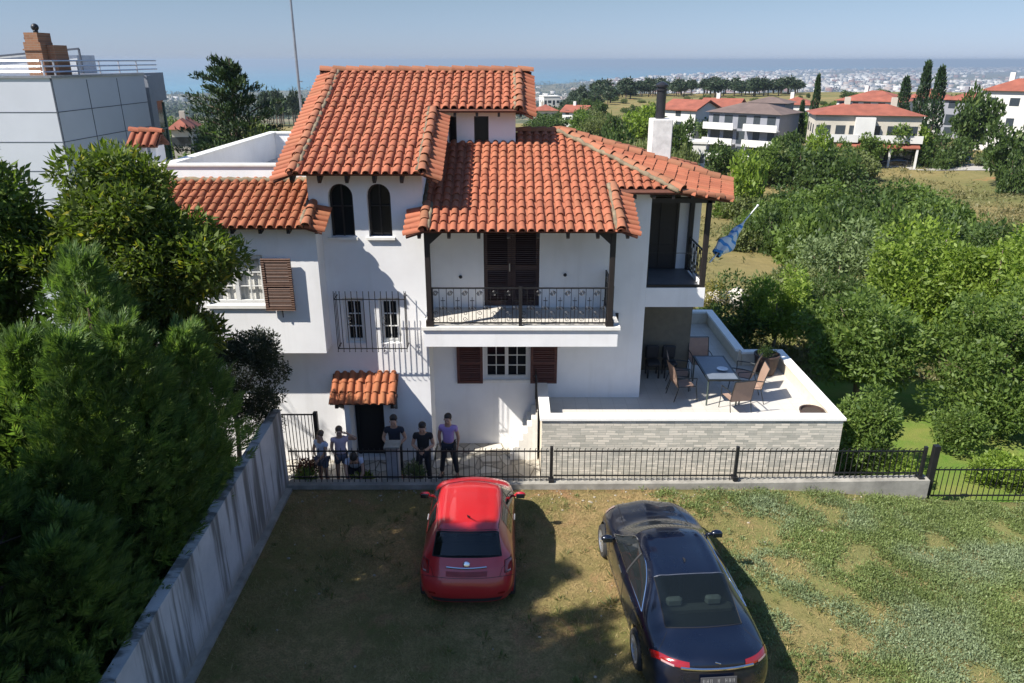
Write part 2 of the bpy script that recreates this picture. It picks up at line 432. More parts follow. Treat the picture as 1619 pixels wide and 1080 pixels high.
# main body
def zl(y): return 7.20-SL*(19.75-y)
wall_holes(mb,TX1,MX1,GZ,zl(MY)-.07,MY,[(-.70,.68,3.36,5.5),(-.74,.46,1.36,2.40)],.2)
prismYZ(mb,TX1,MX1,[(MY+.24,GZ),(MY+.24,zl(MY)-.1),(19.75,6.2),(24.2,6.15),(24.2,GZ)])
mb.quad((MX1,MY,GZ),(MX1,MY+.24,GZ),(MX1,MY+.24,zl(MY)-.1),(MX1,MY,zl(MY)-.1))
# rear right body behind the loggia
LX1=4.84; BX1=5.04; LY=19.75
mb.box(MX1,BX1,LY+.003,24.2,GZ,6.15)
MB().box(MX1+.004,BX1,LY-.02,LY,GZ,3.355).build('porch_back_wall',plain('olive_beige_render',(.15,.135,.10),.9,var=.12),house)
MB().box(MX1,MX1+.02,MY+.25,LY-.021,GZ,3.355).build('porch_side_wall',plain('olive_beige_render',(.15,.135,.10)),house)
# loggia slab with beam
mb.box(MX1+.002,LX1,MY,LY-.002,3.36,3.86)
mb.box(LX1-.1,LX1,MY+.25,MY+1.0,3.86,3.98)
walls=mb.build('wall',M_wall,house)
MB().box(MX1+.01,LX1-.11,MY+.08,LY-.03,3.862,3.872).build('loggia_floor',plain('dark_slate_floor',(.10,.105,.115),.5,var=.2),house)
# wing
WY=16.42; WX1=-4.40; WX0=-9.6
mb=MB()
wall_holes(mb,WX0,WX1,2.69,5.66,WY,[(-7.0,-5.66,3.90,5.08)],.2)
mb.box(WX0,WX1,WY+.24,18.0,2.69,5.75); mb.quad((WX1,WY,2.69),(WX1,WY+.24,2.69),(WX1,WY+.24,5.7),(WX1,WY,5.7)); mb.quad((WX0,WY,2.69),(WX1,WY,2.69),(WX1,WY+.24,2.69),(WX0,WY+.24,2.69))
mb.box(WX0,TX0+.02,TY+.003,18.0,GZ,2.69)
mb.box(WX0,TX0,18.0,26.6,GZ,6.0)
wing=mb.build('wing_wall',M_wall,house)
mb=MB()  # parapets of the flat roof
mb.box(WX0,TX0-.0,18.0,18.2,6.0,6.84); mb.box(-8.35,-8.15,18.2,26.4,6.0,6.84); mb.box(-8.35,TX0+.3,26.4,26.6,6.0,6.84)
wallp=mb.build('parapet',M_wall,house)
mb=MB(); mb.box(WX0,TX0,17.96,18.24,6.84,6.89); mb.box(-8.39,-8.11,18.245,26.36,6.84,6.89); mb.box(-8.39,TX0+.3,26.365,26.64,6.84,6.892)
mb.build('coping',M_marble,wallp)
MB().box(-8.14,TX0,18.25,26.38,5.99,6.03).build('flat_roof',plain('grey_roof_membrane',(.42,.41,.39),.9,var=.2),house)
# door porch: side wall and lamp
# ---- arched windows
for a in ach:
    r=(a[1]-a[0])/2;m=(a[0]+a[1])/2;zt=a[3]-r
    mb=MB(); N=14
    pts=[(a[0],TY+.2,a[2]),(a[1],TY+.2,a[2])]+[(m+r*math.cos(math.pi*k/N),TY+.2,zt+r*math.sin(math.pi*k/N)) for k in range(N+1)]
    mb.poly(pts); wn=mb.build('arched_window',M_glass,house)
    mb=MB()
    mb.bar((m,TY+.16,a[2]),(m,TY+.16,a[3]),.035); mb.bar((a[0],TY+.16,zt-.25),(a[1],TY+.16,zt-.25),.03)
    for s in(a[0]+.025,a[1]-.025): mb.bar((s,TY+.165,a[2]),(s,TY+.165,zt),.05)
    arc=[(m+(r-.025)*math.cos(math.pi*k/N),TY+.165,zt+(r-.025)*math.sin(math.pi*k/N)) for k in range(N+1)]
    mb.tube(arc,.025,6); mb.build('frame',M_wood,wn)
    mb=MB(); mb.box(a[0]-.06,a[1]+.06,TY-.07,TY+.15,a[2]-.06,a[2]-.002); mb.build('sill',M_marble,wn)
# ---- casement windows
def casement(x0,x1,z0,z1,y,nleaf=2,cols=2,rows=3,sill=True,parent=None,fw=.055,name='window'):
    mb=MB(); mb.quad((x0,y+.1,z0),(x1,y+.1,z0),(x1,y+.1,z1),(x0,y+.1,z1)); wn=mb.build(name,M_glass,parent or house)
    mb=MB(); yf=y+.03
    mb.bar((x0,yf,z0+fw/2),(x1,yf,z0+fw/2),.06,fw); mb.bar((x0,yf,z1-fw/2),(x1,yf,z1-fw/2),.06,fw)
    for x in (x0+fw/2,x1-fw/2): mb.box(x-fw/2,x+fw/2,yf-.031,yf+.031,z0,z1)
    W_=(x1-x0-2*fw)/nleaf
    for l in range(nleaf):
        a=x0+fw+l*W_;b=a+W_;s=.045
        for x in (a,b-s): mb.box(x,x+s,yf-.04,yf+.02,z0+fw,z1-fw)
        for z in (z0+fw,z1-fw-s): mb.box(a+s,b-s,yf-.039,yf+.019,z,z+s)
        for c in range(1,cols):
            x=a+s+(b-a-2*s)*c/cols; mb.box(x-.011,x+.011,yf-.025,yf+.01,z0+fw+s,z1-fw-s)
        for r_ in range(1,rows):
            z=z0+fw+s+(z1-z0-2*fw-2*s)*r_/rows; mb.box(a+s,b-s,yf-.023,yf+.008,z-.011,z+.011)
    mb.build('frame',M_white,wn)
    # curtains behind the glass
    return wn
wd=casement(-4.06,-3.55,2.72,3.88,TY+.08,1,2,3); casement(-3.20,-2.69,2.72,3.88,TY+.08,1,2,3)
g=casement(-.74,.46,1.36,2.40,MY+.06,2,2,3)
MB().box(-.80,.52,MY-.05,MY+.1,1.29,1.357).build('sill',M_marble,g)
g2=casement(-7.0,-5.66,3.90,5.08,WY+.06,2,2,3)
MB().box(-7.06,-5.6,WY-.06,WY+.1,3.82,3.897).build('sill',M_marble,g2)
M_curt=plain('white_curtain',(.55,.54,.50),.9,var=.2,scale=3)
mb=MB()
for i in range(28):
    x=-6.98+i*.047; y=WY+.14; mb.quad((x,y+.01*(i%2),3.92),(x+.047,y+.01*((i+1)%2),3.92),(x+.047,y+.01*((i+1)%2),5.06),(x,y+.01*(i%2),5.06))
mb.build('curtain',M_curt,g2)
# shutters
def shutter(x0,x1,z0,z1,y,m,parent=None,label=None):
    mb=MB(); d=.05; f=.07
    for x in (x0,x1-f): mb.box(x,x+f,y-d,y,z0,z1)
    for z in (z0,z1-f,(z0+z1)/2-f/2): mb.box(x0+f,x1-f,y-d+.002,y-.002,z,z+f)
    zz=z0+f+.01
    while zz<z1-f-.02:
        if not((z0+z1)/2-f/2-.03<zz<(z0+z1)/2+f/2):
            mb.add([(x0+f,y-.042,zz),(x1-f,y-.042,zz),(x1-f,y-.012,zz+.04),(x0+f,y-.012,zz+.04)],[(0,1,2,3)])
        zz+=.036
    mb.box(x0+.03,x1-.03,y-.012,y-.004,z0+.03,z1-.03)
    o=mb.build('shutter',m,parent or house)
    if label:o['label']=label
    return o
shutter(-1.43,-.76,1.27,2.42,MY-.01,M_shut2); shutter(.48,1.17,1.27,2.42,MY-.01,M_shut2)
sh=shutter(-5.66,-4.99,3.80,5.02,WY-.10,M_shut,label='faded brown shutter')
MB().bar((-5.3,WY-.1,3.8),(-5.3,WY-.09,3.62),.02).build('shutter_catch',M_black,sh)
# ---- balcony door (double, dark brown)
mb=MB(); y=MY+.12
mb.box(-.70,.68,y,y+.05,3.36,5.5)
for a,b in ((-.70,-.02),(0,.68)):
    for x in (a,b-.09): mb.box(x,x+.09,y-.045,y-.001,3.38,5.5)
    for z in (3.38,4.30,5.35): mb.box(a+.09,b-.09,y-.043,y-.001,z,z+.13)
    zz=3.55
    while zz<5.3:
        if not 4.27<zz<4.42: mb.add([(a+.09,y-.04,zz),(b-.09,y-.04,zz),(b-.09,y-.01,zz+.045),(a+.09,y-.01,zz+.045)],[(0,1,2,3)])
        zz+=.04
bd=mb.build('balcony_door',shutter_mat('dark_door_wood',(.034,.012,.008)),house)
MB().bar((-.06,y-.09,4.28),(-.06,y-.09,4.48),.03).build('handle',M_metal,bd)
# loggia door/dark interior panels
mb=MB(); mb.box(3.50,4.45,LY-.06,LY-.004,3.88,5.9)
for x in (3.52,3.95,4.38): mb.box(x,x+.05,LY-.09,LY-.06,3.9,5.88)
for z in (3.9,4.5,5.83): mb.box(3.57,4.38,LY-.085,LY-.061,z,z+.05)
mb.build('loggia_door',M_wood,house)
# ---- entrance: recessed dark doorway + side walls
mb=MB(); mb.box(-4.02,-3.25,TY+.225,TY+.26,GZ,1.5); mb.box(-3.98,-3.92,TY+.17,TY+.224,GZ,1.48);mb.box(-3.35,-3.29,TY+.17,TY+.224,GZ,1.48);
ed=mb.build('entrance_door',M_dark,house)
MB().box(-4.12,-4.0,TY-.50,TY-.002,GZ,1.42).box(-4.02,-3.25,TY-.02,TY+.2,GZ,-.44).build('porch_wall',M_wall,house)
# ---- balcony slab
mb=MB(); BX0,BX1_=-2.06,2.46; BYF=16.25
mb.box(BX0,BX1_,BYF,MY-.004,2.92,3.34); bs=mb.build('balcony_slab',M_wall,house)
mb=MB(); mb.box(BX0-.04,BX1_+.05,BYF-.05,BYF+.16,3.342,3.42); mb.box(BX1_-.16,BX1_+.05,BYF+.165,MY-.01,3.342,3.42); mb.box(BX0-.04,BX0+.12,BYF+.165,16.99,3.342,3.42)
mb.build('edge_coping',M_marble,bs)
MB().box(BX0+.13,BX1_-.17,BYF+.17,MY-.01,3.342,3.352).build('balcony_floor',M_floor,bs)
# posts
for x in (-1.90,2.26):
    mb=MB(); mb.box(x-.06,x+.06,BYF+.0,BYF+.12,3.42,5.62,bev=.008)
    mb.box(x-.09,x+.09,BYF-.02,BYF+.14,3.42,3.56); mb.prism([(x-.06,BYF+.02,5.35),(x-.36,BYF+.02,5.62),(x-.06,BYF+.02,5.62)] if x>0 else [(x+.06,BYF+.02,5.35),(x+.36,BYF+.02,5.62),(x+.06,BYF+.02,5.62)],(0,.08,0))
    mb.build('balcony_post',M_wood,house)
MB().box(-2.25,2.68,BYF-.03,BYF+.15,5.62,5.76).build('beam',M_wood,house)
MB().box(-2.0,-1.88,BYF+.155,TY,5.63,5.75).build('beam',M_wood,house); MB().box(2.28,2.40,BYF+.155,MY,5.63,5.75).build('beam',M_wood,house)
# railing with ornaments
def scroll(mb,c,r,dirx,y,turns=1.25,n=14,th=.007,flip=1):
    pts=[]
    for i in range(n+1):
        t=i/n; a=turns*2*math.pi*t; rr=r*(1-.75*t)
        pts.append((c[0]+dirx*rr*math.cos(a),y,c[1]+flip*rr*math.sin(a)))
    mb.tube(pts,th,4,cap=False)
def railing(mbr,mbp,x0,x1,y,z0,z1,T=None):
    mb=MB(); L=x1-x0; n=max(2,round(L/.17)); 
    for k,z in ((0,z1),(1,z0+.07)): mbr.bar((x0,y,z),(x1,y,z),.035,.03)
    for x in (x0+.015,x1-.015): mbr.bar((x,y,z0),(x,y,z1),.03)
    for i in range(n+1):
        x=x0+L*i/n; mbp.bar((x,y,z0+.07),(x,y,z1),.014)
        if i<n:
            xm=x+L/n/2
            if i%2==0:
                scroll(mbp,(xm,z1-.12),.065,1,y); scroll(mbp,(xm,z1-.12),.065,-1,y,flip=-1)
                scroll(mbp,(xm,z0+.30),.06,-1,y); scroll(mbp,(xm,z0+.17),.06,1,y,flip=-1)
            else:
                mbp.bar((xm,y,z0+.07),(xm,y,z1-.22),.014)
                scroll(mbp,(xm-.035,z0+.42),.05,1,y); scroll(mbp,(xm+.035,z0+.42),.05,-1,y)
                mbp.bar((xm-.05,y,z1-.3),(xm+.05,y,z1-.3),.014)
mr,mp_=MB(),MB(); railing(mr,mp_,-1.84,2.20,BYF+.06,3.42,4.33)
mr.box(.155,.235,BYF+.02,BYF+.10,3.42,4.36)
rl=mr.build('balcony_railing',M_black,house); mp_.build('scrollwork',M_black,rl)
# side railing of the balcony (right), along Y
mr,mp_=MB(),MB()
railing(mr,mp_,0,MY-BYF-.2,0,3.42,4.33)
for q in (mr,mp_): q.v=[(2.33-b,BYF+.14+a,c) for a,b,c in q.v]
for i in range(5): 
    pts=[(2.24+.05*math.sin(k*1.1+i),BYF+.2+.03*i,3.9+.17*k) for k in range(5)]; mp_.tube(pts,.008,4)
rl=mr.build('balcony_railing',M_black,house); mp_.build('scrollwork',M_black,rl)
# loggia post + railing
MB().box(LX1-.13,LX1-.01,MY+.02,MY+.14,3.86,6.05,bev=.008).build('loggia_post',M_wood,house)
MB().box(LX1-.13,LX1-.01,LY-.16,LY-.02,3.86,6.1,bev=.008).build('loggia_post',M_wood,house)
MB().box(MX1,LX1+.05,MY+.02,MY+.16,5.98,6.1).build('beam',M_wood,house); MB().box(LX1-.14,LX1+.0,MY+.17,LY,6.0,6.12).build('beam',M_wood,house)
mr,mp_=MB(),MB(); railing(mr,mp_,0,LY-MY-.3,0,3.86,4.76)
for q in (mr,mp_): q.v=[(LX1-.07-b,MY+.14+a,c) for a,b,c in q.v]
rl=mr.build('loggia_railing',M_black,house); mp_.build('scrollwork',M_black,rl)
MB().box(MX1+.01,LX1-.02,MY+.03,MY+.07,3.862,3.93).box(MX1+.01,MX1+.03,MY+.035,MY+.065,3.93,4.74).bar((MX1,MY+.05,4.74),(LX1-.1,MY+.05,4.74),.012).build('loggia_front_rail',M_black,house)
# ---- window grille on tower
mb=MB(); gx0,gx1,gy,gz0,gz1=-4.17,-2.52,16.62,2.68,3.96
n=13
for i in range(n):
    x=gx0+(gx1-gx0)*i/(n-1)
    mb.tube([(x,gy,gz1+.2),(x,gy,gz0+.1),(x,gy+.03,gz0+.03),(x,gy-.02,gz0-.03),(x+.02,gy-.04,gz0-.01)],.009,4)
for z in (gz0+.05,gz1): mb.bar((gx0,gy,z),(gx1,gy,z),.02)
for x in (gx0,gx1):
    for z in (gz0+.05,gz1): mb.bar((x,gy,z),(x,TY,z),.018)
    for yy in (gy+.13,gy+.26): mb.tube([(x,yy,gz1+.12),(x,yy,gz0)],.008,4)
for i in (3,9):
    x=gx0+(gx1-gx0)*(i-.5)/(n-1); scroll(mb,(x,3.5),.06,1,gy); scroll(mb,(x,3.36),.06,-1,gy,flip=-1)
mb.build('window_grille',M_black,house)
# wall lantern right of balcony, bells etc
mb=MB(); mb.box(2.62,2.70,MY-.03,MY-.002,2.95,3.2); mb.tube([(2.66,MY-.03,3.1),(2.66,MY-.12,3.12),(2.66,MY-.12,3.02)],.01,5); mb.lathe([(.03,0),(.05,.08),(.045,.1),(.0,.15)],(2.66,MY-.12,2.88),8)
mb.build('wall_lantern',M_black,house)
for x,z in ((-1.28,4.15),(1.32,4.2),(-1.4,5.35)):
    mb=MB(); mb.lathe([(.03,0),(.045,.02),(.03,.06),(.0,.07)],(0,0,0),10,Matrix.Rotation(R(90),3,'X')); mb.v=[(a+x,b+MY,c+z) for a,b,c in mb.v]; mb.build('wall_lamp',M_black,house)
# ---- ROOFS
# upper roof
mt,mp_,mc,mm=MB(),MB(),Multi(),Multi()
XR1=-1.61; XR2=.53; YB=19.3; VI=.43
u=Vector((1,0,0)); v=Vector((0,1,SL)).normalized()
def U(x,y,d=0): return Vector((x,y,zu(y)+d))
poly=[U(EX0+VI,EY),U(XR1-VI*.8,EY),U(XR1-VI*.8,YB),U(XR2-VI*.8,YB),U(XR2-VI*.8,RY),U(EX0+VI,RY)]
tiles(mt,mp_,U(EX0+VI,EY),u,v,poly,seed=1)
def verge(x_in,x_out,y0,y1,zf,drop=.17,seed=0):
    # strip of tiles laid across, sloping out from the verge line
    a=Vector((x_in,y0,zf(y0)));b=Vector((x_in,y1,zf(y1)));c=Vector((x_out,y1,zf(y1)-drop));d=Vector((x_out,y0,zf(y0)-drop))
    tiles(mt,mp_,d,(c-d),(a-d),[d,c,b,a],col=.2,row=(a-d).length,seed=seed)
    caps(mc,a+Vector((0,-.02,0)),b,seed=seed); mortar(mm,a+Vector((.10 if x_out<x_in else -.10,0,.0)),b+Vector((.10 if x_out<x_in else -.10,0,.0)),.055,.05,seed)
verge(EX0+VI,EX0,EY,RY,zu,seed=3)
verge(XR1-VI*.8,XR1,EY,YB,zu,seed=4)
verge(XR2-VI*.8,XR2,YB,RY,zu,seed=5)
caps(mc,U(EX0+.05,RY,.0),U(XR2,RY,.0),seed=6,r=.12)
# back slope
vb=Vector((0,-1,SL)).normalized(); YE2=24.7
ze2=RZ-SL*(YE2-RY)
tiles(mt,mp_,(EX0,YE2,ze2),u,vb,[(EX0,YE2,ze2),(XR2,YE2,ze2),(XR2,RY,RZ),(EX0,RY,RZ)],seed=7)
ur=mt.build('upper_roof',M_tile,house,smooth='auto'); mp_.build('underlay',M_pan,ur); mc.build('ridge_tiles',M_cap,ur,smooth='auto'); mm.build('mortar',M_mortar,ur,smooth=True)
for i in range(6):
    x=EX0+.35+i*(XR1-EX0-.6)/5; MB().prism([(x,EY+.06,zu(EY+.06)-.17),(x,EY+.12,zu(EY)-.22),(x,TY,zu(TY)-.24),(x,TY,zu(TY)-.065),(x,EY+.06,zu(EY+.06)-.065)],(.07,0,0)).build('rafter',M_wood,ur)
for i in range(4):
    x=XR1+.15+i*.55; MB().prism([(x,YB+.05,zu(YB)-.15),(x,DY,zu(DY)-.2),(x,DY,zu(DY)-.065),(x,YB+.05,zu(YB+.05)-.065)],(.06,0,0)).build('rafter',M_wood,ur)
# lower roof
def Lr(x,y,d=0): return Vector((x,y,zl(y)+d))
mt,mp_,mc,mm=MB(),MB(),Multi(),Multi()
LY0=16.02; LX0=-2.33; LX1r=2.76; YM=17.5
P0=Vector((1.28,20.3,zl(20.3)))
H1=Vector((3.98,YM,zl(YM)))
DYT=19.80
xi0=LX0+.40; xi1=LX1r-.36
poly=[Lr(xi0,LY0),Lr(xi1,LY0),Lr(xi1,YM),Lr(H1.x,YM),P0,Vector((DX1-.0,20.3,zl(20.3))),Lr(DX1,DYT),Lr(TX1-.0,DYT),Lr(TX1,16.9),Lr(xi0,16.9)]
tiles(mt,mp_,Lr(xi0,LY0),u,v,poly,seed=11)
verge(xi0,LX0,LY0,16.98,zl,.13,seed=12)
verge(xi1,LX1r,LY0,YM+.25,zl,.13,seed=13)
# right hip planes
n1=Vector((1.448,-.818,5.442))
def onB(px,py): return WP(px,py,P0,n1)
Rr1=onB(1155,318); Rr2=onB(1155,291)
eB=(Rr2-Rr1).normalized()
nB=n1.normalized(); vB=nB.cross(eB); vB = vB if vB.z>0 else -vB
H1b=H1.copy(); H1b.z=P0.z-(n1.x*(H1.x-P0.x)+n1.y*(H1.y-P0.y))/n1.z
tiles(mt,mp_,Rr1,eB,vB,[Rr1,Rr2,P0,H1b],seed=14,col=.22)
Cb=Vector((5.9,24.6,5.95)); Db=Vector((DX1-.1,24.6,5.95))
def planar(ps,seed):
    n=(ps[1]-ps[0]).cross(ps[2]-ps[0]).normalized(); n=n if n.z>0 else -n
    e=(ps[1]-ps[0]).normalized(); q=n.cross(e); q=q if q.z>0 else -q
    tiles(mt,mp_,ps[0],e,q,ps,seed=seed)
planar([Rr2,Cb,P0],15)
planar([Cb,Db,P0],16)
caps(mc,Cb,P0,seed=21)
caps(mc,H1+Vector((0,0,.02)),P0+Vector((0,0,.02)),seed=17,r=.13); mortar(mm,H1+Vector((-.08,-.08,.0)),P0+Vector((-.08,-.08,.0)),.06,.05,3)
caps(mc,Rr2+Vector((0,0,.02)),P0+Vector((0,0,.02)),seed=18,r=.13)
caps(mc,H1b+Vector((0,0,.0)),Rr1+Vector((0,0,.0)),seed=19,r=.10,seg=.3)
caps(mc,P0,Vector((DX1,20.3,zl(20.3))),seed=20,r=.11)
MB().box(TX1,MX1+1.2,19.9,24.2,6.15,6.16)
for k in range(2): mortar(mm,Vector((TX1+.04,16.95,zl(16.95)+.04)),Vector((TX1+.04,DYT,zl(DYT)+.04)),.06,.02,5)
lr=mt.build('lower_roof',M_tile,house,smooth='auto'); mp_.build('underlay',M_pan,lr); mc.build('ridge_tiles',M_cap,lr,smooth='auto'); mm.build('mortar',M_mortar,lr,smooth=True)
for i in range(8):
    x=LX0+.25+i*(LX1r-LX0-.5)/7
    if abs(x+1.9)<.1: x+=.2
    MB().prism([(x,LY0+.05,zl(LY0)-.14),(x,LY0+.1,zl(LY0)-.19),(x,MY if x>TX1 else TY,zl(MY if x>TX1 else TY)-.2),(x,MY if x>TX1 else TY,zl(MY if x>TX1 else TY)-.066),(x,LY0+.05,zl(LY0+.05)-.066)],(.07,0,0)).build('rafter',M_wood,lr)
for i in range(4):
    x=MX1-.5+i*.45; MB().prism([(x,YM+.05,zl(YM)-.16),(x,19.6,zl(YM)-.2),(x,19.6,zl(YM)-.07),(x,YM+.05,zl(YM)-.07)],(.07,0,0)).build('rafter',M_wood,lr)
# wing roof
def zw(y): return 5.77+SL*(y-16.1)
mt,mp_,mc,mm=MB(),MB(),Multi(),Multi()
def Wr(x,y): return Vector((x,y,zw(y)))
wxi=-4.17-.36
tiles(mt,mp_,Wr(WX0,16.1),u,v,[Wr(WX0,16.1),Wr(wxi,16.1),Wr(wxi,16.97),Wr(TX0-.02,16.97),Wr(TX0-.02,17.98),Wr(WX0,17.98)],seed=21)
verge(wxi,-4.17,16.1,16.97,zw,.12,seed=22)
mortar(mm,(WX0,17.93,zw(17.9)+.03),(TX0,17.93,zw(17.9)+.03),.07,.0,7)
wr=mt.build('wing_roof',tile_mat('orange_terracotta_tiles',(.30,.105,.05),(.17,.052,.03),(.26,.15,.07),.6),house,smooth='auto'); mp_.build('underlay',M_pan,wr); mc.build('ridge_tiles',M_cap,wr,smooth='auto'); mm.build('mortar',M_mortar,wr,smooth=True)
for i in range(9):
    x=WX0+.3+i*.62; MB().prism([(x,16.15,zw(16.1)-.15),(x,WY,zw(WY)-.22),(x,WY,zw(WY)-.065),(x,16.15,zw(16.15)-.065)],(.07,0,0)).build('rafter',M_wood,wr)
# canopy over the entrance
mt,mp_=MB(),MB()
cz=1.43;cs=(1.93-cz)/.7
def Cn(x,y): return Vector((x,y,cz+cs*(y-16.3)))
tiles(mt,mp_,Cn(-4.44,16.3),u,Vector((0,1,cs)),[Cn(-4.44,16.3),Cn(-2.82,16.3),Cn(-2.82,16.98),Cn(-4.44,16.98)],seed=31,col=.2,row=.3,jit=1.8)
cn=mt.build('door_canopy',tile_mat('warm_orange_tiles',(.36,.125,.055),(.22,.07,.035),(.3,.2,.12),.5),house,smooth='auto'); mp_.build('underlay',M_pan,cn)
mb=MB()
for x in (-4.3,-2.95): mb.box(x,x+.08,16.32,16.99,1.28,1.36); mb.prism([(x,16.99,.95),(x,16.45,1.28),(x,16.99,1.28)],(.06,0,0))
mb.box(-4.42,-2.84,16.34,16.42,1.365,1.43); mb.build('bracket',M_wood,cn)
# chimneys
mb=MB(); mb.box(3.80,4.36,20.9,21.5,6.4,7.70,bev=.02); ch=mb.build('chimney',plain('grey_white_render',(.62,.61,.58),.9,var=.2,bump=.2),house)
mb=MB(); mb.lathe([(.13,7.70),(.13,8.42),(.16,8.43),(.16,8.47),(.12,8.48),(.12,8.52),(.17,8.53),(.17,8.58),(.10,8.63),(.02,8.66)],(4.05,21.2,0),14)
mb.build('flue_pipe',plain('dark_flue_metal',(.06,.06,.065),.35,metal=.7),ch,smooth='auto')
c2=thing('tiled_chimney','small white chimney with a little tiled gable cap left of the flat roof','chimney',(-9.05,19,5.9))
mb=MB(); mb.box(-9.4,-8.72,18.75,19.35,2,6.95); mb.box(-9.4,-9.25,18.75,19.35,6.95,7.25); mb.box(-8.87,-8.72,18.75,19.35,6.95,7.25); mb.build('stack',M_wall,c2)
mt,mp_,mc=MB(),MB(),Multi()
tiles(mt,mp_,(-9.52,18.62,7.27),(1,0,0),(0,1,.7),[(-9.52,18.62,7.27),(-8.6,18.62,7.27),(-8.6,19.05,7.57),(-9.52,19.05,7.57)],seed=41,col=.23,row=.5)
tiles(mt,mp_,(-9.52,19.48,7.27),(1,0,0),(0,-1,.7),[(-9.52,19.48,7.27),(-8.6,19.48,7.27),(-8.6,19.05,7.57),(-9.52,19.05,7.57)],seed=42,col=.23,row=.5)
caps(mc,(-9.52,19.05,7.57),(-8.6,19.05,7.57),r=.1); c2.scale=(.84,.84,.97); cc=mt.build('cap',M_tile2,c2,smooth='auto'); mp_.build('underlay',M_pan,cc); mc.build('ridge_tiles',M_tile2,cc,smooth='auto')
# mast
p=W(476,172,Y=23.5);q=W(459,-30,Y=23.5)
mm_=thing('antenna_mast','thin grey metal mast rising behind the left edge of the upper roof','mast',(p.x,23.5,4))
MB().tube([(p.x,23.5,4.0),(p.x,23.5,8.6),(p.x,23.5,13.5)],[.045,.04,.025],8).build('pole',M_metal,mm_)
MB().bar((p.x-.02,23.5,6),(p.x-.02,23.5,9.4),.03).bar((p.x,23.5,8.6),(p.x+.12,23.5,8.6),.03).build('bracket',M_metal,mm_)
# ---- terrace
ter=thing('terrace','raised pale terrace with stone clad front and white coping right of the villa','terrace',(5,18,-.6))
TFZ=.85; TXL=.72; TXR=7.84
mb=MB()
mb.box(TXL,TXR,15.84,16.02,-.9,1.22)          # front wall
mb.box(TXL,TXL+.15,16.025,MY-.01,-.9,1.22)
mb.box(TXR-.12,TXR,16.02,20.2,-2.0,1.22); mb.box(6.72,TXR-.125,20.08,20.2,-2.0,1.22); mb.box(6.6,6.72,20.2,23.9,-2,1.22); mb.box(BX1,6.595,23.78,23.9,-2,1.22)
pw=mb.build('parapet_wall',plain('cream_render',(.60,.53,.42),.85,var=.12,bump=.1),ter)
MB().box(TXL-.01,TXR+.01,15.80,15.838,-.9,1.215).build('stone_cladding',M_stone,ter)
mb=MB(); e=.06
mb.box(TXL-.06,TXR+.06,15.76,16.07,1.223,1.29,bev=.006); mb.box(TXR-.19,TXR+.06,16.075,20.25,1.223,1.29); mb.box(6.66,TXR-.195,20.03,20.25,1.224,1.292); mb.box(6.54,6.78,20.255,23.95,1.223,1.29); mb.box(BX1,6.535,23.73,23.95,1.224,1.292); mb.box(TXL-.06,TXL+.20,16.075,MY-.01,1.223,1.29)
mb.build('coping',plain('white_coping_stone',(.78,.76,.71),.5,var=.06),ter)
MB().box(TXL+.16,TXR-.125,16.03,20.07,TFZ-.1,TFZ).box(3.4,6.59,20.075,23.77,TFZ-.1,TFZ-.001).build('floor',M_floor,ter)
# stairs
st=thing('steps','short flight of white steps climbing to the terrace beside its left end','stairs',(.3,17.3,-.55))
for i in range(7):
    x0=-.05+i*.11; z=-.55+(i+1)*.2
    MB().box(x0,TXL-.07,17.0,17.86,GZ,z).build('step',M_wall,st) if False else MB().box(x0,x0+.11 if i<6 else TXL-.07,17.0+.002*i,17.86,GZ,z).build('step',M_marble,st)
MB().tube([(.62,17.02,.84),(.62,17.02,1.75),(.60,17.05,1.85),(.55,17.1,1.8)],.018,6).tube([(.62,17.8,.84),(.62,17.8,1.7)],.015,6).bar((.62,17.02,1.7),(.62,17.8,1.7),.02).bar((.62,17.2,.84),(.62,17.2,1.7),.012).bar((.62,17.4,.84),(.62,17.4,1.7),.012).bar((.62,17.6,.84),(.62,17.6,1.7),.012).build('handrail',M_black,st)
# ================================================================ TERRAIN, SEA, HAZE
def sm(a,b,x): 
    t=np.clip((x-a)/(b-a),0,1); return t*t*(3-2*t)
def hgt(X,Y):
    X=np.asarray(X,float);Y=np.asarray(Y,float)
    Yr=[0,15,18,26,40,60,85,110,150,250,430,520,700,1200,2500,4500,90000]
    hr=[-.7,-.7,-.9,-1.6,-3.2,-4.8,-6.0,-6.3,-6.8,-9,-10.6,-11.5,-24,-66,-128,-183,-184]
    hl=[-.7,-.7,-1.0,-1.8,-3.4,-5,-6.4,-7.4,-9,-13,-24,-34,-48,-80,-140,-183,-184]
    s=sm(.02,.12,X/np.maximum(Y,20))
    h=np.interp(Y,Yr,hr)*s+np.interp(Y,Yr,hl)*(1-s)
    h=h+np.clip((X-60)/200,0,1)*np.clip((Y-60)/60,0,1)*1.5*sm(900,300,Y)
    h=h+sm(40,120,Y)*sm(1400,500,Y)*(np.sin(X*.031+1)*np.cos(Y*.027)*.8)
    h=h+sm(20,40,Y)*.25*np.sin(X*.35+Y*.2)*np.sin(Y*.31-X*.1)
    # coast
    yc=np.interp(X,[-60000,-4000,-1940,-1200,300,900,1500,4730,16000,60000],[4300,4400,4900,6000,7000,8200,9500,15200,25500,42000])
    h=h-sm(-150,150,Y-yc+np.sin(X*.004)*150)*30
    # the parking plot
    front=(Y<14.87)
    hp=-.02-.38*sm(5.5,11.5,X)+.03*np.sin(X*1.3)*np.sin(Y*1.7)-.5*sm(14,30,X)
    hp=np.where(X<-5.25,.0-.0*X,hp)
    h=np.where(front,hp,h)
    return h
def gz(x,y): return float(hgt(x,y))
def grow(a,b,st,g):
    out=[a];d=st
    while out[-1]<b: out.append(out[-1]+d); d*=g
    return out
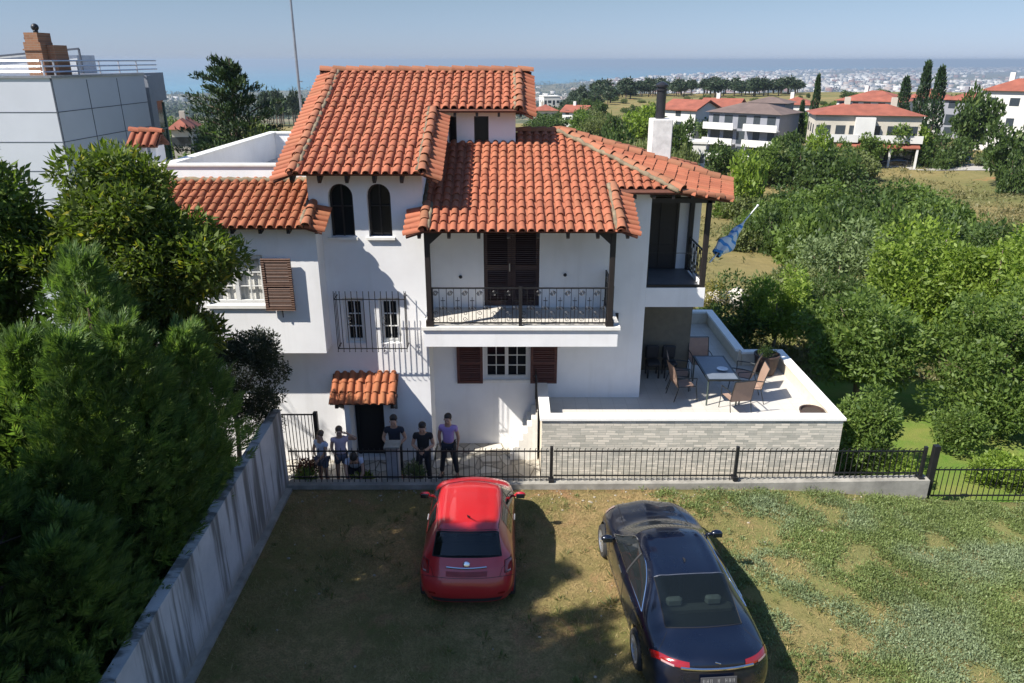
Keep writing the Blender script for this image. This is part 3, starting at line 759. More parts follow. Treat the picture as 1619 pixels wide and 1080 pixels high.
ys=[-60,-30,-12]+list(np.arange(-4,14.7,.35))+[14.82,14.92]+list(np.arange(15.3,30,.6))+grow(30,60000,.8,1.055)
xp=list(np.arange(0,14,.4))+grow(14,60000,.6,1.075)
xs=sorted([-x for x in xp[1:]]+xp)
XX,YY=np.meshgrid(np.array(xs),np.array(ys)); ZZ=hgt(XX,YY)
V=np.stack([XX.ravel(),YY.ravel(),ZZ.ravel()],1); nx=len(xs); ny=len(ys)
ii,jj=np.meshgrid(np.arange(nx-1),np.arange(ny-1)); b0=(jj*nx+ii).ravel()
Fq=np.stack([b0,b0+1,b0+1+nx,b0+nx],1)
def ground_mat():
    k=NT('dry_grass_ground'); k.set(.95,spec=.1); p=k.coord()
    sep=k.n('SeparateXYZ'); k.l(p,sep.inputs[0]); x,y=sep.outputs[0],sep.outputs[1]
    f=k.noise(.55,7,.65,p); g=k.noise(5,6,.7,p); h=k.noise(28,4,.7,p); s=k.noise(.05,5,.6,p); q=k.noise(.012,5,.6,p)
    straw=(.34,.235,.11); green=(.125,.13,.04); soil=(.31,.165,.09)
    near=k.mix(k.ramp(f,[(.42,0.),(.60,1.)]),straw,green)
    near=k.mix(k.ramp(g,[(.42,.0),(.62,.8)]),near,(.17,.14,.055))
    near=k.mix(k.ramp(k.noise(.8,6,.7,p,1.),[(.52,0.),(.66,.85)]),near,soil)
    near=k.mix(k.ramp(h,[(.38,.75),(.58,0.)]),near,(.12,.095,.04))
    # grassier to the right
    rg=k.ramp(k.math('ADD',k.math('MULTIPLY',x,.1),k.math('MULTIPLY',f,.6)),[(.62,0.),(.95,.75)])
    near=k.mix(rg,near,(.16,.17,.06))
    lawn=k.mix(k.ramp(k.noise(.9,5,.6,p),[(.35,0.),(.65,1.)]),(.09,.17,.025),(.18,.20,.05))
    lawn=k.mix(k.ramp(g,[(.5,0.),(.8,.4)]),lawn,(.22,.19,.08))
    mid=k.mix(k.ramp(s,[(.40,0.),(.6,1.)]),(.24,.19,.08),(.12,.13,.045))
    mid=k.mix(k.ramp(k.noise(.12,6,.7,p),[(.62,0.),(.68,.9)]),mid,(.38,.16,.07))
    mid=k.mix(k.ramp(k.noise(1.2,5,.7,p),[(.4,.4),(.7,0.)]),mid,(.12,.10,.04))
    far=k.mix(k.ramp(q,[(.42,0.),(.58,1.)]),(.20,.17,.10),(.06,.075,.035))
    def step(v,a,b):
        m=k.n('MapRange'); k.l(v,m.inputs[0]); m.inputs[1].default_value=a; m.inputs[2].default_value=b; m.interpolation_type='SMOOTHSTEP'; return m.outputs[0]
    c=k.mix(step(y,14.85,14.95),near,lawn)
    c=k.mix(step(y,27,33),c,mid)
    # dry slope field beyond the scrub
    c=k.mix(step(y,600,900),c,far)
    k.base(c); k.bump(h,.8,.04); return k.m
gm=ground_mat()
g=npmesh('ground',V,Fq,gm,smooth=True); tag(g,kind='structure')
def sea_mat():
    k=NT('sea_water'); k.set(.25,spec=.5); p=k.coord()
    f=k.noise(.0006,4,.5,p)
    k.base(k.ramp(f,[(.35,(.04,.20,.28)),(.65,(.05,.24,.32))])); k.bump(k.noise(.05,3,.6,p),.15,1); return k.m
mb=MB(); Zs=-187
ysea=[3500,5000,7000,10000,15000,25000,40000,62000]
mb.quad((-58000,3500,Zs),(58000,3500,Zs),(58000,59000,Zs),(-58000,59000,Zs))
tag(mb.build('sea',sea_mat()),kind='structure')
# distant coast across the gulf
mb=MB(); rn=random.Random(5); N=80; top=[]
for i in range(N+1):
    x=-45000+i*1100; top.append((x,min(192,max(5,40+150*math.sin(i*.11+.6)*math.sin(i*.11+.6)+70*math.sin(i*.53)+rn.uniform(-20,20)))*(1 if x<20000 else .5)))
for i in range(N):
    (xa,ha),(xb,hb)=top[i],top[i+1]
    mb.add([(xa,50000,Zs-1),(xb,50000,Zs-1),(xb,53000,Zs+ha),(xa,53000,Zs+ha),(xb,58000,Zs-1),(xa,58000,Zs-1)],[(0,1,2,3),(3,2,4,5)])
tag(mb.build('far_hills',plain('far_hills',(.08,.09,.07),.95,scale=.001)),kind='structure')
# haze
k=NT('air'); k.t.nodes.remove(k.b); pv=k.n('VolumePrincipled'); pv.inputs['Color'].default_value=(.47,.575,.69,1); pv.inputs['Density'].default_value=1.15e-4; pv.inputs['Anisotropy'].default_value=.2
k.l(pv.outputs[0],k.out.inputs['Volume'])
hz=MB().box(-60000,60000,-200,60000,-240,24).build('haze',k.m); tag(hz,kind='stuff')
# ================================================================ FOLIAGE
def leaves(rng,P,D,size,aspect=.45,fold=.25,jit=.9,sv=.35):
    """one 4-vertex leaf at each P growing roughly along D"""
    n=len(P); D=D+rng.normal(0,jit,(n,3)); D/=np.linalg.norm(D,axis=1)[:,None]+1e-9
    A=rng.normal(0,1,(n,3)); A-=D*np.sum(A*D,1)[:,None]; A/=np.linalg.norm(A,axis=1)[:,None]+1e-9
    Nn=np.cross(D,A); L=size*(1+rng.normal(0,sv,n)).clip(.4,2)[:,None]; w=L*aspect/2
    a=P; b=P+D*L*.45+A*w+Nn*w*fold; c=P+D*L-Nn*w*fold; d=P+D*L*.45-A*w+Nn*w*fold
    V=np.stack([a,b,c,d],1).reshape(-1,3); Fq=np.arange(4*n).reshape(n,4); return V,Fq
def clumps(rng,c,r,n,rc,shell=.5,flat=1):
    d=rng.normal(0,1,(n,3)); d/=np.linalg.norm(d,axis=1)[:,None]
    rad=shell+(1-shell)*rng.random(n)**.6
    ph=rng.uniform(0,6,3); lob=1+.20*np.sin(3.1*d[:,0]*2+ph[0])*np.sin(2.7*d[:,1]*2+ph[1])+.16*np.sin(5.5*d[:,2]+4*d[:,0]+ph[2]); rad=rad*lob
    return np.array(c)+d*rad[:,None]*(np.array(r)-rc*.6), rc*(1+rng.normal(0,.25,n)).clip(.5,1.6)
def crown_pts(rng,C,RC,per,sq=.8):
    P=[];D=[]
    for c,r in zip(C,RC):
        m=int(per*(r/np.mean(RC))**2)
        d=rng.normal(0,1,(m,3)); d/=np.linalg.norm(d,axis=1)[:,None]
        rad=r*(.35+.65*rng.random(m)**.5); p=c+d*rad[:,None]*np.array([1,1,sq]); P.append(p); D.append(d+np.array([0,0,.35]))
    return np.concatenate(P),np.concatenate(D)
def trunk(C,base,top,r,m,parent,rng,nb=6,name='trunk'):
    mb=MB(); b=Vector(base);t=Vector(top); j=lambda s:Vector(rng.normal(0,s,3).tolist())
    mid=b.lerp(t,.5)+j(r*.8); mb.tube([b-Vector((0,0,.3)),b+Vector((0,0,.05)),mid,t],[r*1.5,r*1.1,r*.8,r*.35],8)
    idx=rng.choice(len(C),min(nb,len(C)),replace=False)
    for i in idx:
        e=Vector(C[i].tolist()); s=b.lerp(t,float(rng.uniform(.35,.85))); m_=s.lerp(e,.5)+j(.1)+Vector((0,0,-.05)); mb.tube([s,m_,e],[r*.45,r*.28,r*.1],5)
    return mb.build(name,m,parent,smooth=True)
def broadleaf(name,label,cat,c,r,seed,lm,nclump=40,rc=.5,per=260,size=.09,aspect=.45,base=None,tr=.12,bark=None,group=None,shell=.5,sq=.8,jit=.9):
    rng=np.random.default_rng(seed); base=base or (c[0],c[1],gz(c[0],c[1]))
    t=thing(name,label,cat,base,group)
    C,RC=clumps(rng,c,r,nclump,rc,shell); P,D=crown_pts(rng,C,RC,per,sq)
    V,Fq=leaves(rng,P,D,size,aspect,jit=jit); npmesh('crown',V,Fq,lm,t)
    trunk(C,base,(c[0],c[1],c[2]),tr,bark or M_bark,t,rng)
    return t
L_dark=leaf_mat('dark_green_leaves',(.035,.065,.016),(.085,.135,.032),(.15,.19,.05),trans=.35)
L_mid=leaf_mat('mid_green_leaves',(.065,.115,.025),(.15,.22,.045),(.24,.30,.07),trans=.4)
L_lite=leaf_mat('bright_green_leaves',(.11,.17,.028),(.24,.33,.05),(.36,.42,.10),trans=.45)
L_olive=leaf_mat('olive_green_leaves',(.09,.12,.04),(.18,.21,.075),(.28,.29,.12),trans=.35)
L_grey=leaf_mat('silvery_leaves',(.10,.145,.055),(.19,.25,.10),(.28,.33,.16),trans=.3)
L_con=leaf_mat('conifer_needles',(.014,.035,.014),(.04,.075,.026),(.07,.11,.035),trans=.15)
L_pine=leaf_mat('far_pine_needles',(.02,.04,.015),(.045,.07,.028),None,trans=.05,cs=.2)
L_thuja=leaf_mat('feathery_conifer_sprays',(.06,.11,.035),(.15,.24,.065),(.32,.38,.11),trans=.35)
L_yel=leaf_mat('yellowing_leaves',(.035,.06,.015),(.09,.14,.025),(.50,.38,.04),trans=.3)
# -- unit prototypes (radius ~1, height ~2) for mid and far trees, shared mesh data
def proto(seed,lm,kind,name,cat,n=1800,size=.16):
    rng=np.random.default_rng(seed); t=thing(name,'',cat,(0,0,0))
    if kind=='round':
        C,RC=clumps(rng,(0,0,1.15),(1,1,.9),34,.30,.5); P,D=crown_pts(rng,C,RC,n//34)
        V,Fq=leaves(rng,P,D,size,.6); npmesh('crown',V,Fq,lm,t); trunk(C,(0,0,0),(0,0,1.1),.07,M_bark,t,rng,5)
    elif kind=='bush':
        C,RC=clumps(rng,(0,0,.42),(1,1,.62),40,.26,.5); C[:,2]=np.abs(C[:,2]); P,D=crown_pts(rng,C,RC,n//40)
        V,Fq=leaves(rng,P,D,size,.6); npmesh('foliage',V,Fq,lm,t)
        mb=MB()
        for i in range(5): mb.tube([(0,0,-.2),tuple(C[i]*.6),tuple(C[i])],[.05,.03,.01],5)
        mb.build('stems',M_bark,t)
    elif kind=='cypress':
        z=rng.random(n)**.8*3.9+.15; rr=.42*np.sin(np.pi*np.clip(z/4.3,0,1)**.6)**.7*(.75+.25*rng.random(n)); a=rng.random(n)*2*np.pi
        rr*=1+.25*np.sin(a*3+z*4); P=np.stack([rr*np.cos(a),rr*np.sin(a),z],1); D=np.stack([np.cos(a)*.3,np.sin(a)*.3,np.ones(n)],1)
        V,Fq=leaves(rng,P,D,size*1.3,.4,jit=.3); npmesh('crown',V,Fq,lm,t); MB().tube([(0,0,-.2),(0,0,2),(0,0,4.0)],[.07,.05,.01],6).build('trunk',M_bark,t)
    elif kind=='pine':
        C,RC=clumps(rng,(0,0,1.5),(.62,.62,.95),22,.3,.3); C[:,:2]*=np.clip(1.6-(C[:,2:3]-.6)*.6,.3,1.4); P,D=crown_pts(rng,C,RC,n//22,.5)
        V,Fq=leaves(rng,P,D,size,.35); npmesh('crown',V,Fq,lm,t); MB().tube([(0,0,-.2),(0,0,1),(0,0,2.3)],[.06,.045,.01],6).build('trunk',M_bark,t)
    return t
USED=set()
def put(pr,x,y,w,hh,label,group=None,rz=None,z=None,rn=random.Random(77)):
    """w: crown diameter, hh: height"""
    if pr not in USED: o=pr; USED.add(pr)
    else:
        o=copy_tree(pr)
    H,rad=INFO[pr.name]
    o.location=(x,y,gz(x,y) if z is None else z); o.rotation_euler=(0,0,rn.uniform(0,6.28) if rz is None else rz)
    o.scale=(w/2/rad,w/2/rad*rn.uniform(.9,1.1),hh/H); tag(o,label,None,group); return o
INFO={}
def mk(seed,lm,kind,name,cat,h,r,**k):
    p=proto(seed,lm,kind,name,cat,**k); INFO[p.name]=(h,r); return p
# ================================================================ NEIGHBOURHOOD
def GP(px,py):
    d=ray(px,py); t=8.0; c=Vector((0,0,CAM_Z))
    while t<60000:
        p=c+d*t
        if p.z<=gz(p.x,p.y): break
        t*=1.01
    a=t/1.01;b=t
    for _ in range(20):
        m=(a+b)/2;p=c+d*m
        if p.z<=gz(p.x,p.y): b=m
        else: a=m
    return c+d*b
def ppm(p): # pixels per metre at a point
    return F/(p.y*math.cos(PITCH)-(p.z-CAM_Z)*math.sin(PITCH))
M_red=plain('far_red_roof_tiles',(.25,.075,.045),.85,var=.3,scale=.5)
M_brownroof=plain('far_brown_roof_tiles',(.13,.092,.078),.85,var=.25,scale=.5)
M_fw=plain('far_white_wall',(.56,.55,.52),.9,var=.1,scale=.4)
M_fg=plain('far_grey_wall',(.22,.225,.25),.9,var=.12,scale=.4)
M_fc=plain('far_cream_wall',(.46,.42,.35),.9,var=.1,scale=.4)
M_fwin=plain('far_window_glass',(.04,.05,.06),.15,var=.2)
def block(name,label,cat,x,y,rz,w,d,h,floors,roof,wm,rm,bal=0,nw=4,chim=1,z=None,group=None,rh=None,glw=1.0,aw=0):
    z=gz(x,y) if z is None else z
    t=thing(name,label,cat,(0,0,0),group)
    MB().box(-w/2,w/2,-d/2,d/2,-2,h).build('wall',wm,t)
    fh=h/floors
    rh=rh or w*.13; o=.6
    if roof=='hip':
        mb=MB(); a=min(w,d)/2*.98
        base=[(-w/2-o,-d/2-o,h),(w/2+o,-d/2-o,h),(w/2+o,d/2+o,h),(-w/2-o,d/2+o,h)]
        if w>=d: r0,r1=(-w/2+a,0,h+rh),(w/2-a,0,h+rh); mb.add(base+[r0,r1],[(0,1,5,4),(1,2,5),(2,3,4,5),(3,0,4),(3,2,1,0)])
        else: r0,r1=(0,-d/2+a,h+rh),(0,d/2-a,h+rh); mb.add(base+[r0,r1],[(0,1,4),(1,2,5,4),(2,3,5),(3,0,4,5),(3,2,1,0)])
        MB2=mb.build('roof',rm,t)
    elif roof=='gable':
        MB2=MB().prism([(-w/2-o,-d/2-o,h-.1),(-w/2-o,0,h+rh),(-w/2-o,d/2+o,h-.1),(-w/2-o,d/2+o,h-.35),(-w/2-o,0,h+rh-.3),(-w/2-o,-d/2-o,h-.35)],(w+2*o,0,0)).build('roof',rm,t)
        MB().prism([(-w/2+.01,-d/2,h),(-w/2+.01,0,h+rh-.32),(-w/2+.01,d/2,h)],(w-.02,0,0)).build('gable_wall',wm,t)
    else:
        MB2=MB().box(-w/2-.2,w/2+.2,-d/2-.2,d/2+.2,h,h+.35).build('roof',rm,t)
    for i in range(chim):
        cx=(-.2+.45*i)*w; MB().box(cx,cx+.8,-.4,.4,h+.1,h+rh+1.0).build('chimney',wm,MB2)
    rr=random.Random(int(abs(x)*7+y))
    for f in range(floors):
        z0=f*fh+.9;z1=z0+1.35
        for i in range(nw):
            xc=-w/2+w*(i+.5)/nw+rr.uniform(-.2,.2); ww=rr.choice((.6,.75,.9))*glw; zz=z0-(.85 if rr.random()<.35 else 0)
            wn=MB().box(xc-ww,xc+ww,-d/2-.03,-d/2+.1,zz,z1).build('window',M_fwin,t)
        for i in range(max(1,nw//2)):
            yc=-d/2+d*(i+.5)/max(1,nw//2)
            MB().box(-w/2-.03,-w/2+.1,yc-.6,yc+.6,z0,z1).build('window',M_fwin,t)
        if bal and f>0 or bal>1:
            for (a,b) in (((-w/2-.3),-w*.08),(w*.06,w/2+.3)):
                mb=MB(); mb.box(a,b,-d/2-1.5,-d/2-.04,f*fh-.2,f*fh); mb.box(a,b,-d/2-1.5,-d/2-1.38,f*fh+.003,f*fh+.95)
                mb.box(a,a+.1,-d/2-1.375,-d/2-.04,f*fh+.003,f*fh+.95); mb.build('balcony',M_fw,t)
    if aw:
        a,b=-w*.28,w*.5; MB().prism([(a,-d/2-2.0,fh-.75),(a,-d/2-.05,fh+.05),(a,-d/2-.05,fh-.15),(a,-d/2-2.0,fh-.95)],(b-a,0,0)).build('porch_roof',rm,t)
        for i in range(4): xx=a+.3+(b-a-.6)*i/3; MB().box(xx-.15,xx+.15,-d/2-1.9,-d/2-1.6,-1,fh-.95).build('column',M_fw,t)
        MB().box(-w*.12,w*.06,-d/2-1.4,-d/2-.04,fh+.3,h-.3).build('bay',M_fw,t)
    t.location=(x,y,z); t.rotation_euler=(0,0,rz); return t
def blk(name,label,cat,px,Y,wpx,top,**k):
    """px centre, Y depth, width and top height in photo pixels"""
    p=W(px,200,Y=Y); dep=ppm(Vector((p.x,Y,-5))); w=k.pop('w',None) or wpx/dep; z=gz(p.x,Y); zt=W(px,top,Y=Y).z
    rh=k.pop('rh',w*.1); return block(name,label,cat,p.x,Y,w=w,h=zt-z-rh,z=z,rh=rh,**k)
blk('apartment_block','grey three storey block with wide white balconies and a brown roof','apartment block',1190,138,0,163,w=13,rz=-.72,d=8.5,floors=3,roof='hip',wm=M_fg,rm=M_brownroof,bal=2,nw=5,chim=0,rh=1.5)
blk('house','grey penthouse storey with brown roof rising behind the grey block','house',1215,150,0,153,w=7,rz=-.6,d=6,floors=3,roof='hip',wm=M_fg,rm=M_brownroof,nw=3,chim=0,rh=1.0)
blk('house','white house with a red gable roof and blank side wall left of the grey block','house',1090,160,0,157,w=7.5,rz=-.75,d=9,floors=3,roof='gable',wm=M_fw,rm=M_red,nw=1,rh=1.6,chim=0)
blk('house','small white house with red roof peeping over the grey block','house',1140,178,0,155,w=8,rz=-.5,d=9,floors=2,roof='gable',wm=M_fw,rm=M_red,nw=3,rh=1.6)
blk('house','cream two storey villa with long red roof and balconies right of the grey block','house',1362,126,0,164,w=15.5,rz=-.25,d=9,floors=2,roof='hip',wm=M_fc,rm=M_red,bal=1,nw=6,chim=2,rh=1.5,glw=1.2,aw=1)
blk('house','broad white house with a red hipped roof behind the cream villa','house',1378,185,0,143,w=14,rz=-.7,d=12,floors=3,roof='hip',wm=M_fw,rm=M_red,nw=5,chim=1,rh=2.2)
blk('house','white house with red roof partly hidden by two tall cypresses','house',1462,190,0,140,w=9,rz=-.5,d=10,floors=3,roof='hip',wm=M_fw,rm=M_red,nw=4,rh=2)
blk('house','pale grey house with red roof right of the tall cypresses','house',1525,168,0,145,w=7,rz=-.85,d=9,floors=3,roof='hip',wm=M_fg,rm=M_red,nw=2,rh=1.6)
blk('house','tall white house with red roof at the right edge of the photo','house',1600,140,0,124,w=10,rz=-.7,d=9,floors=3,roof='hip',wm=M_fw,rm=M_red,nw=3,rh=2)
blk('house','white house with pink tiled roof beyond the right verge of the upper roof','house',913,232,0,166,w=7,rz=-.5,d=7,floors=2,roof='gable',wm=M_fw,rm=M_red,nw=2,rh=1.6)
blk('house','low house with orange hipped roof closest to the upper roof verge','house',862,290,34,165,rz=.1,d=8,floors=2,roof='hip',wm=M_fc,rm=M_red,nw=3,rh=2)
blk('house','white flat roofed house above the orange hipped roof','house',868,400,26,151,rz=.2,d=10,floors=3,roof='flat',wm=M_fw,rm=M_fw,nw=4,rh=.4)
blk('house','white house with small red roof half behind the lone cypress','house',1255,185,0,153,w=8,rz=-.5,d=8,floors=2,roof='hip',wm=M_fw,rm=M_red,nw=3,rh=1.6)
blk('garden_building','low white pergola building in front of the grey block','outbuilding',1096,124,46,222,rz=-.3,d=4,floors=1,roof='flat',wm=M_fw,rm=M_fw,nw=3,rh=.3,glw=1.0)
blk('house','small orange roofed house left of the big cedar','house',292,120,24,186,rz=.2,d=8,floors=2,roof='hip',wm=M_fc,rm=M_red,nw=2,rh=1.4)
# ---- far city (mass) and woods
rng=np.random.default_rng(9)
def citymesh():
    Vs=[];n=0
    N=12000
    d=np.concatenate([3300*np.exp(rng.random(N)*1.95)]); az=rng.uniform(-.62,.80,N)
    x=d*az; y=d
    yc=np.interp(x,[-60000,-4000,-1940,-1200,300,900,1500,4730,16000,60000],[4300,4400,4900,6000,7000,8200,9500,15200,25500,42000])
    dens=.12+.88*(x>900)*(y>4300)+.6*(x>1200)*(y>3500)
    nz=np.sin(x*.0021+1)*np.sin(y*.0017)+np.sin(x*.0007)*.5
    keep=(y<yc-250)&(rng.random(N)<dens)&(nz>-.35); x=x[keep];y=y[keep]; n=len(x); z=hgt(x,y)
    w=rng.uniform(7,22,n)*(1+y/14000);dd=rng.uniform(6,14,n)*(1+y/14000);h=rng.uniform(6,20,n)*(1+(x>1500)*.5)
    a=rng.choice([.2,.5,1.0],n)
    cx=np.array([-1,1,1,-1,-1,1,1,-1]);cy=np.array([-1,-1,1,1,-1,-1,1,1]);cz=np.array([0,0,0,0,1,1,1,1])
    lx=cx[None]*w[:,None];ly=cy[None]*dd[:,None]; X=x[:,None]+lx*np.cos(a)[:,None]-ly*np.sin(a)[:,None];Y=y[:,None]+lx*np.sin(a)[:,None]+ly*np.cos(a)[:,None]
    Z=z[:,None]-3+cz[None]*(h+3)[:,None]
    V=np.stack([X,Y,Z],2).reshape(-1,3); f=np.array([(4,5,6,7),(0,1,5,4),(1,2,6,5),(2,3,7,6),(3,0,4,7)])
    Fq=(np.arange(n)[:,None,None]*8+f[None]).reshape(-1,4); return V,Fq
k=NT('distant_city_walls'); k.set(.9); isl=k.n('NewGeometry').outputs['Random Per Island']
k.base(k.ramp(isl,[(0,(.40,.38,.35)),(.3,(.60,.57,.53)),(.45,(.34,.27,.23)),(.65,(.46,.43,.40)),(.75,(.20,.10,.07)),(.85,(.15,.16,.17)),(.95,(.5,.49,.45))],'CONSTANT'))
V,Fq=citymesh(); tag(npmesh('distant_city',V,Fq,k.m),kind='stuff')
# woods beyond the crest
def woods():
    N=5200; d=1300*np.exp(rng.random(N)*1.75); az=rng.uniform(-.62,.80,N); x=d*az;y=d
    yc=np.interp(x,[-60000,-4000,-1940,-1200,300,900,1500,4730,16000,60000],[4300,4400,4900,6000,7000,8200,9500,15200,25500,42000])
    nz=np.sin(x*.0031+2)*np.sin(y*.0027+1)+.3*np.sin(x*.01)
    keep=(y<yc-120)&((nz>0)|(x<900)); x=x[keep];y=y[keep];z=hgt(x,y); n=len(x); m=26
    r=rng.uniform(4,9,n)*(1+y/7000)
    D=rng.normal(0,1,(n,m,3)); D/=np.linalg.norm(D,axis=2)[...,None]
    P=np.stack([x,y,z+r*.7],1)[:,None]+D*r[:,None,None]*np.array([1.6,1.6,.8])
    P=P.reshape(-1,3);D=D.reshape(-1,3); sz=np.repeat(r,m)[:,None]*.55
    V,Fq=leaves(rng,P,D,sz,.8); return V,Fq
V,Fq=woods(); tag(npmesh('distant_wood',V,Fq,L_pine),kind='stuff')
# ---- prototypes
pRd=mk(1,L_dark,'round','broadleaf_tree','tree',2.1,1.05,n=2600,size=.15)
pRm=mk(2,L_mid,'round','broadleaf_tree','tree',2.1,1.05,n=2600,size=.15)
pRl=mk(3,L_lite,'round','broadleaf_tree','tree',2.1,1.05,n=2600,size=.15)
pBd=mk(4,L_dark,'bush','bush','bush',1.05,1.05,n=4200,size=.10)
pBm=mk(5,L_mid,'bush','bush','bush',1.05,1.05,n=4200,size=.10)
pBo=mk(6,L_olive,'bush','bush','bush',1.05,1.05,n=4200,size=.10)
pC=mk(7,L_con,'cypress','cypress','tree',4.1,.5,n=2600,size=.12)
pP=mk(8,L_pine,'pine','pine_tree','tree',2.4,.75,n=700,size=.26)
def pt(pr,px,py,wpx,hpx,label,group=None,wm=1):
    p=GP(px,py); s=ppm(p); return put(pr,p.x,p.y,wpx/s,hpx/s,label,group)
# crest pines
rn=random.Random(3)
for i in range(96):
    px=905+rn.random()**.9*365; py=147-2*rn.random()-4*sm(960,1080,px)-rn.random()*3
    p=W(px,140,Y=rn.uniform(455,520)); put(pP,p.x,p.y,rn.uniform(6,11),rn.uniform(7.5,11.5),'dark pine in the shelter belt along the crest of the yellow field','pines along the field crest',rn=rn)
for i in range(26):
    px=rn.uniform(848,1000); p=W(px,150,Y=rn.uniform(330,450)); put(pP,p.x,p.y,rn.uniform(6,10),rn.uniform(5,8),'dark tree on the slope below the left end of the pine belt','trees left of the yellow field',rn=rn)
for i in range(24):
    p=W(rn.uniform(410,475),160,Y=rn.uniform(300,420)); put(pP,p.x,p.y,rn.uniform(5,8),rn.uniform(12,16),'slim dark tree in the row beyond the big cedar','trees beyond the cedar',rn=rn)
for i in range(18):
    p=W(rn.uniform(262,420),172,Y=rn.uniform(90,260)); put(pRd if i%2 else pRm,p.x,p.y,rn.uniform(5,9),rn.uniform(4,7),'rounded green tree in the valley left of the cedar','trees in the valley on the left',rn=rn)
# trees among the far houses: (prototype, px, Y, width px, top px, label)
def pt2(pr,px,Y,wpx,ytop,label,group=None):
    x=W(px,200,Y=Y).x; z=gz(x,Y); sc=ppm(Vector((x,Y,z))); zt=W(px,ytop,Y=Y).z
    x=W(px,ytop+15,Y=Y).x
    return put(pr,x,Y,wpx/sc,max(1.2,zt-z),label,group)
T=[(pRd,970,150,36,176,'dark round tree left of the bright green one beside the yellow field'),
(pRl,1018,150,66,166,'bright green broad tree between the small villas and the flue pipe'),
(pRd,1078,118,44,184,'grey green tree right behind the white chimney'),
(pRd,937,190,44,186,'dark tree covering the gable side of the pink roofed house'),
(pBm,905,140,52,202,'low green bush in front of the pink roofed house'),
(pBd,985,110,74,196,'wide dark bush beyond the roof ridge left of the chimney'),
(pBo,1030,95,60,206,'olive green bush at the left foot of the chimney'),
(pRd,1122,148,36,186,'dark tree between the white gable house and the grey block'),
(pBd,862,230,60,186,'dark hedge in front of the orange hipped house'),
(pC,1293,142,17,120,'lone dark cypress above the left end of the cream villa'),
(pC,1268,138,14,160,'short thin cypress beside the grey block'),
(pC,1466,135,25,98,'taller of the twin cypresses beside the cream villa'),
(pC,1488,131,30,106,'wider right hand one of the twin cypresses'),
(pC,1432,160,24,122,'cypress standing against the broad red roof'),
(pRd,1555,125,64,132,'big dark tree between the grey house and the tall white house'),
(pRl,1297,104,44,200,'bright green tree before the left corner of the cream villa'),
(pRd,1247,120,44,204,'dark olive tree against the grey side wall of the block'),
(pRm,1415,121,58,198,'green tree over the parked dark car'),
(pRl,1450,121,50,196,'bright bush right of the parked dark car'),
(pBd,1492,118,76,208,'dark hedge at the foot of the twin cypresses'),
(pRm,1378,118,44,212,'green tree covering the middle of the cream villa'),
(pBm,1335,116,50,224,'low hedge under the cream villa'),
(pRd,1600,98,78,188,'large dark tree by the road at the right edge'),
(pBd,1610,92,56,238,'dark bush below the large roadside tree'),
(pBo,1560,116,34,236,'pale bush behind the blue container'),
(pRl,1186,72,60,236,'yellow green tree right of the chimney and roof tip'),
(pBo,1085,100,50,226,'small olive tree below the white gable house'),
(pRd,1145,108,54,222,'low dark tree below the balconies of the grey block'),
(pRm,1215,100,50,224,'green tree under the right end of the grey block'),
(pBd,1560,150,40,160,'dark shrub left of the big dark tree'),
(pRd,1395,150,26,186,'dark tree squeezed between the cream villa and the broad house')]
for a in T: pt2(*a)
rn=random.Random(31)
for i in range(110):
    Y=rn.choice((rn.uniform(150,240),rn.uniform(200,420))); px=rn.uniform(835,1640)
    if 930<px<1310 and Y>260: continue
    x=W(px,180,Y=Y).x; put((pRd,pRm,pBd,pBo,pRd)[i%5],x,Y,rn.uniform(4,9),rn.uniform(3,6.5),'green tree scattered among the distant houses and fields','trees scattered among the distant houses',rn=rn)
for i in range(30):
    Y=rn.uniform(240,430); x=W(rn.uniform(940,1320),160,Y=Y).x; put((pBo,pBd)[i%2],x,Y,rn.uniform(2,5),rn.uniform(1.5,3),'small bush dotted on the yellow field','bushes on the yellow field',rn=rn)
# low dry scrub over the slopes
def scrub():
    rng=np.random.default_rng(55); N=26000
    d=24*np.exp(rng.random(N)*2.3); az=rng.uniform(-.1,.8,N); x=d*az; y=d
    nz=np.sin(x*.21+1)*np.sin(y*.17)+np.sin(x*.07+y*.05)
    k=(nz+rng.normal(0,.5,N)>-.1)&~((x<9)&(y<30)); x=x[k];y=y[k];z=hgt(x,y);n=len(x);m=10
    r=rng.uniform(.12,.42,n)*(1+d[k]/120)
    D=rng.normal(0,1,(n,m,3)); D[...,2]=np.abs(D[...,2]); D/=np.linalg.norm(D,axis=2)[...,None]
    P=np.stack([x,y,z],1)[:,None]+D*r[:,None,None]*np.array([1.,1.,.7])*rng.random((n,m,1)); 
    return leaves(rng,P.reshape(-1,3),D.reshape(-1,3),np.repeat(r,m)[:,None]*.55,.35)
V,Fq=scrub(); tag(npmesh('dry_scrub',V,Fq,leaf_mat('dry_scrub_leaves',(.09,.10,.035),(.19,.17,.07),(.30,.25,.11),trans=.2,cs=.15)),kind='stuff')
# scrub thickets
rn=random.Random(12)
sc=[(1215,292,90,62),(1262,296,100,66),(1305,298,100,62),(1342,290,80,50),(1366,284,40,28),(1240,276,70,40),(1325,272,90,40),(1285,270,80,40)]
for i,(x,y,w_,h_) in enumerate(sc): pt(pBd if i%3 else pBo,x,y,w_,h_,'dark rounded bush in the upper thicket just below the road','bushes of the upper thicket')
sc2=[(1150,345,70,45,1),(1180,352,80,50,2),(1240,335,100,42,0),(1300,340,110,50,1),(1370,338,110,52,0),(1435,342,110,50,1),(1486,348,80,34,0),(1165,395,60,45,2),(1215,398,80,75,0),(1270,418,110,85,1),(1335,430,120,100,0),(1400,430,120,95,1),(1460,415,110,85,0),(1515,400,90,70,1),(1240,372,100,60,1),(1310,380,120,70,0),(1390,375,120,70,0),(1460,372,120,60,1),(1530,384,50,40,0),(1195,375,70,50,1)]
